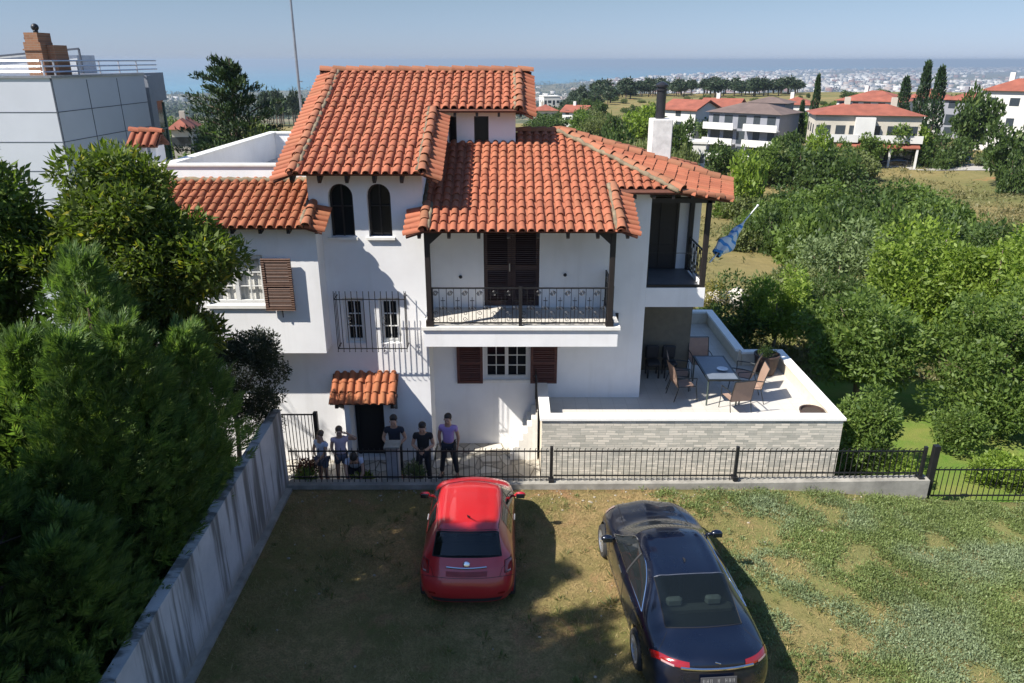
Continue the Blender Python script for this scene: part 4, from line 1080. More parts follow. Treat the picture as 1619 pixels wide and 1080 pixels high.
for i,(x,y,w_,h_,kx) in enumerate(sc2): pt((pBd,pBm,pBo)[kx],x,y,w_,h_,'rounded green bush in the big thicket beyond the garden','bushes of the big thicket')
# ---- garden trees
broadleaf('fruit_tree','wide glossy leaved tree closest to the terrace corner','tree',(11.0,21.6,1.05),(2.0,1.9,1.55),21,L_mid,60,.6,330,.15,.42,tr=.11,group=None)
broadleaf('fruit_tree','large leafy tree cut by the right edge of the photo above the low fence','tree',(14.1,19.7,1.0),(2.1,1.9,2.2),22,L_mid,60,.6,330,.13,.45,tr=.12)
broadleaf('fruit_tree','bright green tree behind the wide glossy leaved one','tree',(15.5,27.5,.9),(2.5,2.2,2.5),23,L_lite,60,.75,260,.17,.5,tr=.13)
broadleaf('fruit_tree','slim bright tree with pale stem above the terrace planter','tree',(9.9,26.5,.7),(1.3,1.3,1.6),24,L_lite,30,.45,220,.13,.45,tr=.07,bark=M_bark2)
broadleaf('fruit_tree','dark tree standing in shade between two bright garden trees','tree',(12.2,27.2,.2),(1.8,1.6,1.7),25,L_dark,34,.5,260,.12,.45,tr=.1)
broadleaf('climbing_shrub','leafy shrub hugging the right end of the stone clad wall','shrub',(8.85,16.6,.35),(.82,.75,1.25),26,L_mid,46,.32,300,.085,.5,tr=.05,shell=.3)
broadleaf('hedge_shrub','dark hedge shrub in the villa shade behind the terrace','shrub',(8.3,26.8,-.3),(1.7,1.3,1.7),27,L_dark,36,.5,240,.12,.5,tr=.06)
broadleaf('fruit_tree','grey green tree below the thin pole','tree',(15.2,33.5,.3),(2.2,1.8,1.8),28,L_grey,34,.6,200,.17,.45,tr=.09)
broadleaf('fruit_tree','bright leafy tree at the right edge below the dark one','tree',(17.6,25.8,1.6),(2.1,2.0,2.2),29,L_lite,44,.6,260,.16,.45,tr=.1)
broadleaf('evergreen_tree','dark dense tree at the right edge beneath the red soil bank','tree',(25.0,38,-1.1),(2.8,2.4,2.1),30,L_dark,46,.9,220,.22,.45,tr=.12)
broadleaf('fruit_tree','yellow green bushy tree between the slim tree and the grey green tree','tree',(12.6,31.2,-.5),(2.0,1.7,1.6),31,L_olive,40,.6,220,.16,.4,tr=.08)
broadleaf('flowering_shrub','dry yellowish shrub beside the pale rocks','shrub',(8.3,32.5,-1.0),(1.7,1.2,1.1),32,leaf_mat('dry_yellow_leaves',(.14,.13,.03),(.30,.26,.06),(.42,.34,.12)),26,.4,200,.11,.4,tr=.04)
broadleaf('clipped_shrub','low bright shrub behind the small fence at the right edge','shrub',(12.2,16.2,-.45),(1.2,.5,.55),33,L_lite,26,.28,240,.08,.5,tr=.04)
broadleaf('garden_shrub','small round shrub at the edge of the sunny lawn','shrub',(12.1,17.9,-.2),(.7,.6,.7),34,L_mid,20,.28,240,.08,.5,tr=.04)
broadleaf('garden_shrub','low leafy shrub behind the last bay of the iron fence','shrub',(9.6,16.1,-.4),(.7,.5,.55),35,L_lite,18,.26,220,.08,.5,tr=.04)
broadleaf('fruit_tree','tree with drooping bright leaves right of the lawn','tree',(17.6,23.4,.6),(1.9,1.7,1.9),36,L_lite,36,.5,260,.14,.45,tr=.1)
# rocks
for i,(px,py,s) in enumerate(((1139,437,.55),(1166,447,.65))):
    p=W(px,py,Y=33); mb=MB(); mb.ball((0,0,0),1,14,8)
    r2=random.Random(i); mb.v=[(a*(s+.15*math.sin(b*5+i)),b*s*.8,c*(s*.8+.12*math.sin(a*7+b*3))+.2) for a,b,c in mb.v]
    o=mb.build('boulder',plain('pale_rock',(.52,.48,.42),.9,var=.35,scale=5,bump=.6),None,smooth=True); o.location=(p.x,33,gz(p.x,33)+1.0); tag(o,('pale boulder nearer the loggia railing','pale boulder standing to the right of its neighbour')[i],'rock','boulders beside the garden')
# pole
p=W(1491,418,Y=31.5); q=W(1498,362,Y=31.5)
tp=thing('wooden_pole','thin grey pole poking out of the garden trees','pole',(p.x,31.5,gz(p.x,31.5)))
MB().tube([(p.x,31.5,-2.4),(p.x-.05,31.5,q.z)],[.06,.045],8).build('pole',M_bark2,tp); MB().ball((p.x-.05,31.5,q.z),.06).build('cap',M_metal,tp)
# road
def road():
    pts=[GP(x,y) for x,y in ((1290,262),(1380,262),(1450,266),(1520,267),(1600,266),(1619,265))]
    pts=[Vector((pts[0].x-30,pts[0].y+8,0))]+pts+[Vector((pts[-1].x+60,pts[-1].y+4,0))]
    mb=MB(); w_=3.2; L=[];
    fine=[]
    for a,b in zip(pts,pts[1:]):
        for i in range(10): fine.append(a.lerp(b,i/10))
    for p in fine: L.append(((p.x,p.y-w_),(p.x,p.y+w_)))
    vs=[];fs=[]
    for i,(a,b) in enumerate(L):
        for q in range(5):
            x=a[0];y=a[1]+(b[1]-a[1])*q/4; vs.append((x,y,gz(x,y)+.12))
    for i in range(len(L)-1):
        for q in range(4): n=i*5+q; fs.append((n,n+5,n+6,n+1))
    mb.add(vs,fs); return mb
tag(road().build('road',plain('pale_dusty_asphalt',(.34,.32,.29),.9,var=.15,scale=1)),kind='structure')
# ================================================================ LEFT SIDE TREES, MODERN BUILDING, WALL, FENCE
# ---- modern grey building
mbd=thing('modern_building','modern pale panelled building with roof railing at the far left','building',(-25,30,-2))
BXR=-17.55; BY0=30.0; BY1=37.6; BZ=8.55
M_pan1=plain('pale_wall_panel',(.44,.455,.50),.5,var=.06,scale=.6); M_join=plain('dark_panel_joint',(.05,.06,.08),.6)
MB().box(-40,BXR,BY0,BY1,-3,BZ).build('wall',M_pan1,mbd)
mb=MB()
for i in range(8):
    z=BZ-.12-1.12*(i+1); mb.box(-40,BXR+.012,BY0-.012,BY1+.01,z-.013,z+.013)
for i in (1,2): y=BY0+i*2.5; mb.box(BXR-.02,BXR+.010,y-.02,y+.02,-3,BZ-.1)
for i in range(1,6): x=BXR-i*4.2; mb.box(x-.02,x+.02,BY0-.010,BY0+.02,-3,BZ-.1)
mb.box(BXR-.03,BXR+.022,BY0-.022,BY0+.03,-3,BZ); mb.build('panel_joints',M_join,mbd)
MB().box(-40,BXR+.06,BY0-.06,BY1,BZ+.002,BZ+.09).build('roof_edge',M_metal,mbd)
mb=MB(); mb.box(BXR-4,BXR+.02,BY1+.3,BY1+.9,-3,BZ-.05); mb.box(BXR-6,BXR-.55,BY1+.91,BY1+3.4,BZ-1.3,BZ+.05); mb.build('rear_block',plain('grey_blue_panel',(.2,.22,.26),.5,var=.08),mbd)
mb=MB(); mb.box(BXR-6,BXR-.7,BY1+1.0,BY1+3.2,0,BZ-1.31); gl=mb.build('glazed_bay',plain('green_tinted_glass',(.03,.07,.06),.08,var=.3,scale=1.5),mbd)
mb=MB()
for z in (BZ-2.7,BZ-4.3,BZ-6): mb.box(BXR-1.2,BXR-.65,BY1+.95,BY1+3.25,z-.04,z+.04)
for y in (BY1+1.0,BY1+2.1,BY1+3.2): mb.box(BXR-.74,BXR-.64,y-.05,y+.05,0,BZ-1.41)
mb.build('mullions',plain('green_grey_frame',(.12,.17,.15),.5),gl)
mb=MB(); mb.box(BXR-1,BXR+.6,BY1+.95,BY1+4.2,2.6,3.0)
bl=mb.build('balcony',plain('grey_blue_panel',(.2,.22,.26)),mbd)
mb=MB()
for z in (3.9,3.45): 
    mb.bar((BXR-.5,BY1+1,z),(BXR+.55,BY1+1,z),.05); mb.bar((BXR+.55,BY1+1,z),(BXR+.55,BY1+4.2,z),.05)
for i in range(8): y=BY1+1+i*.45; mb.bar((BXR+.55,y,3),(BXR+.55,y,3.9),.04)
for i in range(3): mb.bar((BXR-.5+i*.5,BY1+1,3),(BXR-.5+i*.5,BY1+1,3.9),.04)
mb.build('railing',M_metal,bl)
mb=MB(); M_rail=plain('pale_steel_rail',(.5,.5,.52),.35,metal=.6)
for z in (BZ+.22,BZ+.42,BZ+.62):
    mb.tube([(-40,BY0+.5,z),(BXR-.6,BY0+.5,z),(BXR-.3,BY0+.8,z),(BXR-.3,BY1,z),(BXR-.8,BY1+1,z),(BXR-.8,BY1+3.3,z)],.035,6)
for i in range(12): mb.bar((BXR-.5-i*1.9,BY0+.5,BZ),(BXR-.5-i*1.9,BY0+.5,BZ+.62),.05)
for i in range(5): mb.bar((BXR-.3,BY0+.9+i*1.7,BZ),(BXR-.3,BY0+.9+i*1.7,BZ+.62),.05)
mb.build('roof_railing',M_rail,mbd)
mb=MB(); mb.box(-30,BXR-1.9,BY1-2,BY1-.5,BZ+.1,BZ+.85); mb.build('roof_pavilion',plain('translucent_white_panel',(.42,.44,.46),.4),mbd)
MB().bar((-24,BY1-2.1,BZ+.72),(BXR-1.7,BY1-2.1,BZ+1.12),.08).bar((BXR-1.7,BY1-2.1,BZ),(BXR-1.7,BY1-2.1,BZ+1.12),.07).build('canopy_frame',M_join,mbd)
# brick chimney
bc=thing('brick_chimney','stepped brown brick chimney with round black cowls on the modern building roof','chimney',(-19.3,32,BZ))
def brick():
    k=NT('chimney_bricks'); k.set(.9); p=k.coord(); mp=k.n('Mapping'); mp.inputs['Rotation'].default_value=(R(90),0,0); k.l(p,mp.inputs[0])
    b=k.n('TexBrick'); k.l(mp.outputs[0],b.inputs['Vector']); b.inputs['Scale'].default_value=1; b.inputs['Brick Width'].default_value=.26; b.inputs['Row Height'].default_value=.085; b.inputs['Mortar Size'].default_value=.008
    b.inputs['Color1'].default_value=(.27,.125,.065,1); b.inputs['Color2'].default_value=(.19,.085,.045,1); b.inputs['Mortar'].default_value=(.22,.17,.12,1)
    k.base(b.outputs[0]); return k.m
M_brick=brick()
cx,cy=-18.65,31.6
mb=MB(); mb.box(cx-.36,cx+.30,cy-.45,cy+.4,BZ,BZ+1.3); mb.box(cx-.3,cx+.22,cy-.40,cy+.5,BZ+1.3,BZ+1.65); mb.box(cx+.325,cx+.62,cy-.1,cy+.8,BZ,BZ+1.2)
mb.box(cx-.40,cx+.33,cy-.49,cy+.44,BZ+1.0,BZ+1.06); mb.build('stack',M_brick,bc)
mb=MB(); mb.tube([(cx-.04,cy,BZ+1.65),(cx-.04,cy,BZ+1.75)],.09,10); mb.ball((cx-.04,cy,BZ+1.85),.14,12,8); mb.tube([(cx-.28,cy-.3,BZ+1.3),(cx-.28,cy-.3,BZ+1.38)],.07,8); mb.ball((cx-.28,cy-.3,BZ+1.44),.09,12,8); mb.build('cowl',M_black,bc,smooth=True)
# ---- concrete side wall
def side_wall_mat():
    k=NT('stained_white_concrete'); k.set(.9); p=k.coord(); mp=k.n('Mapping'); mp.inputs['Scale'].default_value=(1,2.6,.16); k.l(p,mp.inputs[0])
    s=k.noise(1.3,5,.6,mp.outputs[0]); f=k.noise(1.5,5,.6,p)
    sep=k.n('SeparateXYZ'); k.l(p,sep.inputs[0])
    c=k.ramp(f,[(.3,(.40,.40,.40)),(.7,(.54,.53,.52))])
    c=k.mix(k.ramp(s,[(.47,0.),(.58,.9)]),c,(.12,.115,.10))
    c=k.mix(k.ramp(k.math('ADD',sep.outputs[2],k.math('MULTIPLY',s,.5)),[(.25,.8),(.6,0.)]),c,(.26,.23,.18))
    k.base(c); return k.m
sw=thing('side_wall','tall stained white concrete wall between the trees and the parking lawn','wall',(-5.25,6,0))
mb=MB(); mb.prism([(-5.36,0.5,-.6),(-5.36,14.95,-.6),(-5.36,14.95,1.93),(-5.36,0.5,1.40)],(.20,0,0)); mb.build('wall',side_wall_mat(),sw)
MB().box(-5.16,-5.02,.5,14.7,-.2,.06).build('footing',M_conc,sw)
# ---- conifer with feathery sprays
def thuja(label,x,y,h,r,seed,n=2600,z0=0.0,L=.42,name='conifer',lm=None,nb=15,lean=0):
    rng=np.random.default_rng(seed); t=thing(name,label,'tree',(x,y,z0))
    z=h*(1-rng.random(n)**.72)*.97+.15
    a=rng.random(n)*2*np.pi; lob=1+.20*np.sin(a*4+z*1.3+seed)+.14*np.sin(a*7-z*2.2)
    K=9; kk=rng.integers(0,K,n); ka=np.arange(K)*2.4+seed; ko=r*np.where(np.arange(K)==0,0,.55+.1*np.sin(np.arange(K)*3.)); kh=np.where(np.arange(K)==0,1,.62+.25*np.abs(np.sin(np.arange(K)*1.9+seed)))
    zf=rng.random(n)**.8; z=h*kh[kk]*(1-(1-zf)*.98)*1.0; z=h*kh[kk]*(.03+.97*zf); rk=r*np.where(kk==0,.62,.50)
    rz=rk*np.clip(1-zf**2.0,0.03,1)**.7*lob*(.5+.5*rng.random(n)**.5)
    P=np.stack([x+ko[kk]*np.cos(ka[kk])+rz*np.cos(a)+lean*z,y+ko[kk]*np.sin(ka[kk])+rz*np.sin(a),z0+z],1)
    P[:,0]=np.where((P[:,2]<1.5)&(P[:,0]>-5.8),-5.8-.3*rng.random(n),P[:,0]); P[:,0]=np.where((P[:,2]<2.6)&(P[:,0]>-5.40),-5.40-.3*rng.random(n),P[:,0])
    D=np.stack([np.cos(a)*.9,np.sin(a)*.9,.75+.5*z/h+0*a],1)+rng.normal(0,.25,(n,3))+np.array([.45,0,.35]); D/=np.linalg.norm(D,axis=1)[:,None]
    # every spray: nb blades fanned in a plane
    up=rng.normal(0,1,(n,3)); S1=np.cross(D,up); S1/=np.linalg.norm(S1,axis=1)[:,None]
    Ls=L*(.6+.7*rng.random(n))
    Vs=[]
    N1=np.cross(D,S1)
    for i in range(nb):
        f=i/(nb-1); sgn=1 if i%2 else -1
        st=P+D*(Ls*f*.75)[:,None]
        ang=(.62-.38*f)*sgn
        d=D*math.cos(ang)+S1*math.sin(ang)+N1*rng.normal(0,.16,(n,1)); l=(Ls*(.62-.35*f))[:,None]; w_=l*.05+.0025
        q=np.cross(d,N1); q/=np.linalg.norm(q,axis=1)[:,None]
        Vs.append(np.stack([st,st+d*l*.5+q*w_,st+d*l,st+d*l*.5-q*w_],1))
    V=np.concatenate(Vs,1).reshape(-1,3)  # n, nb*4
    # join quads of one spray logically: order keeps each blade its own island
    Fq=np.arange(len(V)).reshape(-1,4); npmesh('crown',V,Fq,lm or L_thuja,t)
    mb=MB(); mb.tube([(x,y,z0-.3),(x+lean*h*.5,y,z0+h*.5),(x+lean*h,y,z0+h*.93)],[r*.09,r*.06,.01],7)
    for i in range(26):
        zz=z0+h*(.08+.03*i); aa=i*2.4; rr=r*max(.1,1-((zz-z0)/h)**1.5)*.7; mb.tube([(x,y,zz),(x+rr*math.cos(aa),y+rr*math.sin(aa),zz+rr*.35)],[.03,.008],4)
    mb.build('trunk',M_bark,t); return t
thuja('large feathery green conifer against the side wall in the middle of the left side','-'and -6.7,11.2,6.5,2.1,51,11000,-.2,.34)
thuja('feathery conifer in the lower left corner nearest the viewer',-7.1,8.3,4.6,1.95,52,7500,-.2,.32)
thuja('conifer at the left edge behind the nearest feathery one',-9.1,10.9,6.4,2.0,53,6500,-.2,.34)
thuja('smaller feathery conifer beside the far part of the side wall',-6.95,13.2,4.0,1.2,54,3600,-.2,.30)
thuja('tall conifer beyond the left edge whose shade falls on the lawn',-7.7,5.7,11.3,2.0,55,8500,-.2,.40)
thuja('third tall conifer added unseen outside the left edge to shade the bottom of the lawn',-6.95,4.5,12.0,1.95,66,9000,-.2,.42)  # unseen tree, added to join up the shade along the lawn's bottom
thuja('fourth tall conifer added unseen outside the left edge to deepen the lawn shade',-9.6,5.0,12.0,2.2,67,8000,-.2,.42)  # unseen tree, added to block sky light and darken the shaded lawn
thuja('second tall conifer beyond the left edge shading the red car',-8.9,6.6,12.0,1.8,56,8000,-.2,.40)
thuja('bushy conifer behind the concrete wall at the bottom left',-6.8,6.2,3.6,1.3,57,3500,-.2,.30)
thuja('conifer in the gap of the left row',-9.3,8.2,5.0,1.8,58,3600,-.2,.34)
thuja('low conifer leaning on the near part of the side wall',-6.15,8.9,2.9,1.0,59,3600,-.2,.26)
thuja('low conifer leaning on the middle of the side wall',-6.1,10.6,3.1,1.0,60,3600,-.2,.26)
thuja('small conifer leaning on the bottom end of the side wall',-6.1,7.2,2.6,1.0,62,3200,-.2,.26)
thuja('low conifer leaning on the far part of the side wall',-6.1,12.4,3.2,.95,63,3200,-.2,.26)
# ---- broad evergreen tree with yellowing leaves
broadleaf('magnolia_tree','tall broadleaf tree with a few yellow leaves in front of the wing window','tree',(-6.72,12.9,5.75),(1.68,1.15,2.15),61,leaf_mat('glossy_evergreen_leaves',(.05,.085,.016),(.13,.18,.03),(.42,.36,.04),trans=.4),120,.42,560,.12,.34,base=(-6.9,12.8,0),tr=.14,shell=.45)
broadleaf('evergreen_tree','smaller leaved evergreen at the left edge below the modern building','tree',(-9.35,12.7,6.0),(1.05,1.0,2.05),62,L_mid,56,.5,360,.14,.34,base=(-9.3,12.7,0),tr=.15,bark=M_bark2)
broadleaf('small_leaved_tree','dark small leaved tree leaning over the end of the side wall','tree',(-6.15,15.0,2.75),(1.5,.85,1.8),63,leaf_mat('grey_dark_leaves',(.020,.030,.018),(.055,.07,.04),(.13,.15,.10)),56,.32,520,.06,.4,base=(-6.4,15.3,0),tr=.06,bark=M_bark2,shell=.3)
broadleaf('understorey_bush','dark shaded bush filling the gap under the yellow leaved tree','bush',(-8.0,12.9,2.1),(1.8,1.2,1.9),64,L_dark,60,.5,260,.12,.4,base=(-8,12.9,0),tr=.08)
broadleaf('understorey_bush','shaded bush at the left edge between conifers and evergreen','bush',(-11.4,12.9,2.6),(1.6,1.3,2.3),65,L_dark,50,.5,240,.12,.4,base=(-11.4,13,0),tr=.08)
# bare limbs seen between the two broadleaf trees
bt=thing('bare_tree','leafless grey branches showing between the two evergreen trees','tree',(-9.9,14.2,0))
mb=MB(); r2=random.Random(8)
base=[(-9.9,14.3,0),(-9.8,14.1,2.2),(-10.05,13.9,4.0),(-9.7,13.7,6.6)]
mb.tube(base,[.14,.11,.08,.03],8)
def twig(p,d,L,r,lv):
    e=p+d*L; m=p.lerp(e,.5)+Vector([r2.uniform(-.08,.08) for _ in range(3)]); mb.tube([p,m,e],[r,r*.7,r*.35],5,cap=False)
    if lv:
        for _ in range(3):
            d2=(d+Vector([r2.uniform(-.7,.7) for _ in range(3)])).normalized(); twig(p.lerp(e,r2.uniform(.4,1)),d2,L*.65,r*.5,lv-1)
for i in range(12):
    p=Vector(base[1]).lerp(Vector(base[3]),i/12); a=i*2.1; twig(p,Vector((math.cos(a),math.sin(a)-.4,.5)).normalized(),1.3,.035,2)
mb.build('trunk',M_bark2,bt)
# ---- cedar behind the flat roof
def cedar(label,x,y,h,r,seed,z0,n=9000):
    rng=np.random.default_rng(seed); t=thing('cedar',label,'tree',(x,y,z0)); mb=MB(); mb.tube([(x,y,z0-1),(x,y,z0+h*.6),(x+.1,y,z0+h)],[.3,.16,.02],8)
    Ps=[];Ds=[]
    nb=84
    for i in range(nb):
        f=(i/nb)**.9; zz=z0+h*(.12+.85*f); L=r*(1.08-f)**.75*rng.uniform(.7,1.1); a=i*2.399+rng.normal(0,.2)
        d=np.array([math.cos(a),math.sin(a),.32+.5*f]); s=np.linspace(.12,1,10)
        pts=np.array([x,y,zz])+d*(s*L)[:,None]-np.array([0,0,1.])*(s**2*L*.30)[:,None]
        mb.tube([tuple(pts[0]),tuple(pts[4]),tuple(pts[9])],[.06*(1.1-f)+.01,.035,.01],5)
        for k in range(10):
            m=int(34*(1-.3*s[k])); w_=L*.20*(1.15-s[k]*.7)
            q=pts[k]+np.stack([rng.normal(0,w_,m),rng.normal(0,w_,m),rng.normal(-.04,.07,m)],1); Ps.append(q); Ds.append(np.tile(d*.6+np.array([0,0,.5]),(m,1)))
    P=np.concatenate(Ps);D=np.concatenate(Ds); V,Fq=leaves(rng,P,D,.20,.30,jit=.5); npmesh('crown',V,Fq,leaf_mat('cedar_needles',(.012,.03,.012),(.05,.085,.028),(.10,.14,.05),trans=.1),t)
    mb.build('trunk',M_bark,t)
p=W(366,150,Y=38)
cedar('big dark cedar with layered branches behind the flat roof',p.x,38,13.2,5.0,71,-3.9)
broadleaf('evergreen_tree','yellowish green bushy tree right of the big cedar touching the roof edge','tree',(-11.9,37,3.2),(2.1,1.8,3.2),72,L_olive,50,.7,220,.2,.4,base=(-11.9,37,-3),tr=.15)
# ---- iron fence on concrete kerb
kb=thing('kerb_wall','low weathered concrete kerb carrying the iron fence','wall',(2,14.85,0))
mb=MB(); mb.prism([(-5.15,14.76,-.7),(9.55,14.76,-.7),(9.55,14.76,.22),(5.5,14.76,.15),(-5.15,14.76,.09)],(0,.26,0)); mb.build('wall',M_conc,kb)
fe=thing('iron_fence','long black iron fence with bent spear tops along the parking lawn','fence',(2,14.9,.1))
def fence_panel(par,x0,x1,y,zb,zt,sp=.127):
    n=max(2,round((x1-x0)/sp)); mb=MB()
    mb.bar((x0,y,zb+.10),(x1,y,zb+.10),.022,.03); mb.bar((x0,y,zt),(x1,y,zt),.022,.03)
    for i in range(n):
        x=x0+(x1-x0)*(i+.5)/n
        mb.bar((x,y-.002,zb-.03),(x,y-.002,zt+.05),.014); mb.bar((x,y-.002,zt+.05),(x+.012,y-.06,zt+.11),.012)
    mb.build('railing_panel',M_black,par)
px=[-5.13,.9,5.12,9.38]
zk=lambda x: .09 if x<-2 else (.13 if x<5 else .2)
for a,b in zip(px,px[1:]): fence_panel(fe,a+.05,b-.05,14.9,zk((a+b)/2)+.04,.90)
for x in px[1:]:
    MB().box(x-.035,x+.035,14.865,14.935,zk(x)-.06,1.02,bev=.004).box(x-.06,x+.06,14.80,14.99,zk(x)-.02,zk(x)+.06 ).build('post',M_black,fe)
fe2=thing('low_iron_fence','lower black iron fence continuing past the big end post on the right','fence',(12,14.9,-.4))
x0=9.62
MB().box(9.55,9.68,14.83,14.96,-.6,1.05,bev=.005).build('post',M_black,fe2)
fence_panel(fe2,9.72,12.0,14.9,-.36,.42); fence_panel(fe2,12.08,14.6,14.9,-.36,.42)
MB().box(12.0,12.07,14.86,14.94,-.6,.52).build('post',M_black,fe2)
# gate by left wall
ga=thing('barred_gate','small barred metal gate beside the far end of the side wall','gate',(-5.2,16.0,-.5))
mb=MB(); 
for i in range(9): mb.bar((-5.55+i*.083,16.3,-.5),(-5.55+i*.083,16.3,1.15),.016)
for z in (-.3,1.13): mb.bar((-5.62,16.3,z),(-4.84,16.3,z),.03)
mb.build('bars',M_black,ga); MB().box(-4.84,-4.74,16.24,16.36,-.5,1.2,bev=.01).build('post',M_wood,ga)
# ---- patio
pv_=MB(); pv_.box(-9,TXL-.02,15.02,16.98,-.75,-.52); pv_.box(-2.0,TXL-.02,16.985,17.89,-.75,-.521); pv_.box(TXL-.02,8.4,15.02,15.79,-.75,-.522)
tag(pv_.build('patio_paving',M_pave),kind='structure')
gp=thing('gate_pillar','grey square pillar standing just behind the fence by the entrance','pillar',(-2.75,15.15,-.5))
MB().box(-2.9,-2.62,15.08,15.36,-.52,.86,bev=.008).build('shaft',plain('grey_pillar_render',(.30,.30,.31),.8),gp); MB().box(-2.94,-2.58,15.04,15.40,.862,.92).build('cap',M_conc,gp)
# potted plants and shrubs behind the left fence
def potplant(x,y,s,label,lm,seed,ps=.16,name='potted_plant',ph=.28):
    rng=np.random.default_rng(seed); t=thing(name,label,'plant',(x,y,-.52))
    mb=MB(); mb.lathe([(ps*.7,0),(ps,.0+ph),(ps*1.12,ph),(ps*1.12,ph+.04),(ps*.9,ph+.04),(ps*.85,ph-.02),(0.01,ph-.02)],(x,y,-.52),16); mb.build('pot',plain('brown_clay_pot',(.14,.065,.04),.8),t,smooth='auto')
    C,RC=clumps(rng,(x,y,-.52+ph+s*.75),(s,s,s*.9),14,s*.4,.2); P,D=crown_pts(rng,C,RC,90); V,Fq=leaves(rng,P,D,.07,.3); npmesh('foliage',V,Fq,lm,t)
    mb=MB()
    for i in range(5): mb.tube([(x,y,-.52+ph-.05),tuple(C[i])],[.012,.005],4)
    mb.build('stems',M_bark,t)
potplant(-4.95,15.5,.38,'reddish leaved plant in a pot at the left end of the patio',leaf_mat('reddish_leaves',(.07,.02,.015),(.18,.05,.03)),81)
potplant(-4.85,15.2,.34,'green leafy potted plant beside the reddish one',L_mid,82)
potplant(-2.3,15.6,.3,'small pale plant in a pot right of the grey pillar',L_grey,83,.14)
potplant(-3.55,15.35,.25,'low potted plant just left of the crouching person',L_lite,84,.13)
# ================================================================ GRASS AND WEEDS
def grass():
    rng=np.random.default_rng(100); N=90000
    x=rng.uniform(-5.0,9.6,N); y=rng.uniform(6.4,14.72,N)
    m=np.sin(x*1.7+.5*np.sin(y*2.1))*np.sin(y*1.9+x*.6)+.5*np.sin(x*5.1+y*3)*np.sin(y*4.7-x*2)
    k=(m+rng.normal(0,.5,N)>-.25); x=x[k];y=y[k]; z=hgt(x,y); P=np.stack([x,y,z-.01],1); D=np.tile(np.array([0,0,1.]),(len(x),1))
    D[:,:2]+=rng.normal(0,.7,(len(x),2))
    return leaves(rng,P,D,.075,.09,jit=.1,sv=.4)
V,Fq=grass(); k=NT('dry_grass_blades'); k.set(.8,spec=.15); isl=k.n('NewGeometry').outputs['Random Per Island']; p=k.coord()
c=k.mix(k.ramp(k.noise(.7,5,.6,p),[(.47,0.),(.66,1.)]),(.30,.215,.10),(.14,.16,.05)); c=k.mix(k.math('MULTIPLY',isl,.6),c,(.33,.26,.13)); k.base(c)
tag(npmesh('grass',V,Fq,k.m),kind='stuff')
def tufts():
    rng=np.random.default_rng(104); n=900; x=rng.uniform(-4.9,9.5,n); y=rng.uniform(6.6,14.6,n)
    k=(np.sin(x*1.1+2)*np.sin(y*1.4)+rng.normal(0,.6,n)>.1); x=x[k];y=y[k];z=hgt(x,y); n=len(x); m=26
    s=rng.uniform(.04,.10,n); d=rng.normal(0,1,(n,m,3)); d[...,2]=np.abs(d[...,2])*1.6; d/=np.linalg.norm(d,axis=2)[...,None]
    P=np.stack([x,y,z-.01],1)[:,None]+d*(s[:,None]*.5)[...,None]*np.array([1.6,1.6,.2])
    return leaves(rng,P.reshape(-1,3),d.reshape(-1,3),np.repeat(s,m)[:,None]*1.3,.12,jit=.35)
V,Fq=tufts(); tag(npmesh('grass_tufts',V,Fq,leaf_mat('tuft_blades',(.08,.10,.03),(.16,.18,.055),(.30,.24,.10),trans=.2)),kind='stuff')
def stones():
    rng=random.Random(9); mb=MB()
    for i in range(260):
        x=rng.uniform(-4.9,9.4);y=rng.choice((rng.uniform(6.8,14.6),rng.uniform(14.2,14.72))); r=rng.uniform(.008,.028); mb.ball((x,y,gz(x,y)+r*.3),(r*rng.uniform(.8,1.5),r,r*.7),6,4)
    return mb
tag(stones().build('stones',plain('pale_field_stones',(.34,.30,.24),.9,var=.4)),kind='stuff')
def weed_mat():
    m=leaf_mat('pale_weed_leaves',(.12,.165,.045),(.215,.27,.095),(.30,.35,.16),trans=.25,cs=.6); t=m.node_tree; b=t.nodes['Principled BSDF']; src=b.inputs['Base Color'].links[0].from_socket
    nz=t.nodes.new('ShaderNodeTexNoise'); nz.inputs['Scale'].default_value=.45; nz.inputs['Detail'].default_value=5; gp_=t.nodes.new('ShaderNodeNewGeometry'); t.links.new(gp_.outputs['Position'],nz.inputs['Vector'])
    rp_=t.nodes.new('ShaderNodeValToRGB'); rp_.color_ramp.elements[0].position=.48; rp_.color_ramp.elements[1].position=.62; t.links.new(nz.outputs['Fac'],rp_.inputs[0])
    mx_=t.nodes.new('ShaderNodeMix'); mx_.data_type='RGBA'; t.links.new(rp_.outputs[0],mx_.inputs[0]); t.links.new(src,mx_.inputs[6]); mx_.inputs[7].default_value=(.21,.26,.145,1); t.links.new(mx_.outputs[2],b.inputs['Base Color']); return m
def weeds():
    rng=np.random.default_rng(101); N=21000
    x=rng.uniform(1.0,14.5,N); y=rng.uniform(6.3,14.7,N)
    dn=sm(2.4,7.8,x+.6*np.sin(y*1.3)+.5*np.sin(y*2.9+x)+.03*(y-10)**2)*.9+.015
    nz=np.sin(x*2.3+np.sin(y*1.7)*1.5)*np.sin(y*2.1+x)+.6*np.sin(x*5.3+2)*np.sin(y*4.9)
    k=(rng.random(N)<dn)&(nz+rng.normal(0,.25,N)>-.5+.75*(1-dn)); x=x[k];y=y[k]; n=len(x); m=46
    s=rng.uniform(.07,.17,n)*(.5+.8*dn[k]); z=hgt(x,y)
    d=rng.normal(0,1,(n,m,3)); d[...,2]=np.abs(d[...,2])*1.1; d/=np.linalg.norm(d,axis=2)[...,None]
    P=np.stack([x,y,z],1)[:,None]+d*(s[:,None]*(.3+.7*rng.random((n,m))))[...,None]*np.array([1.25,1.25,.9])
    P=P.reshape(-1,3); D=(d+np.array([0,0,.5])).reshape(-1,3)
    return leaves(rng,P,D,.042,.34,jit=.6)
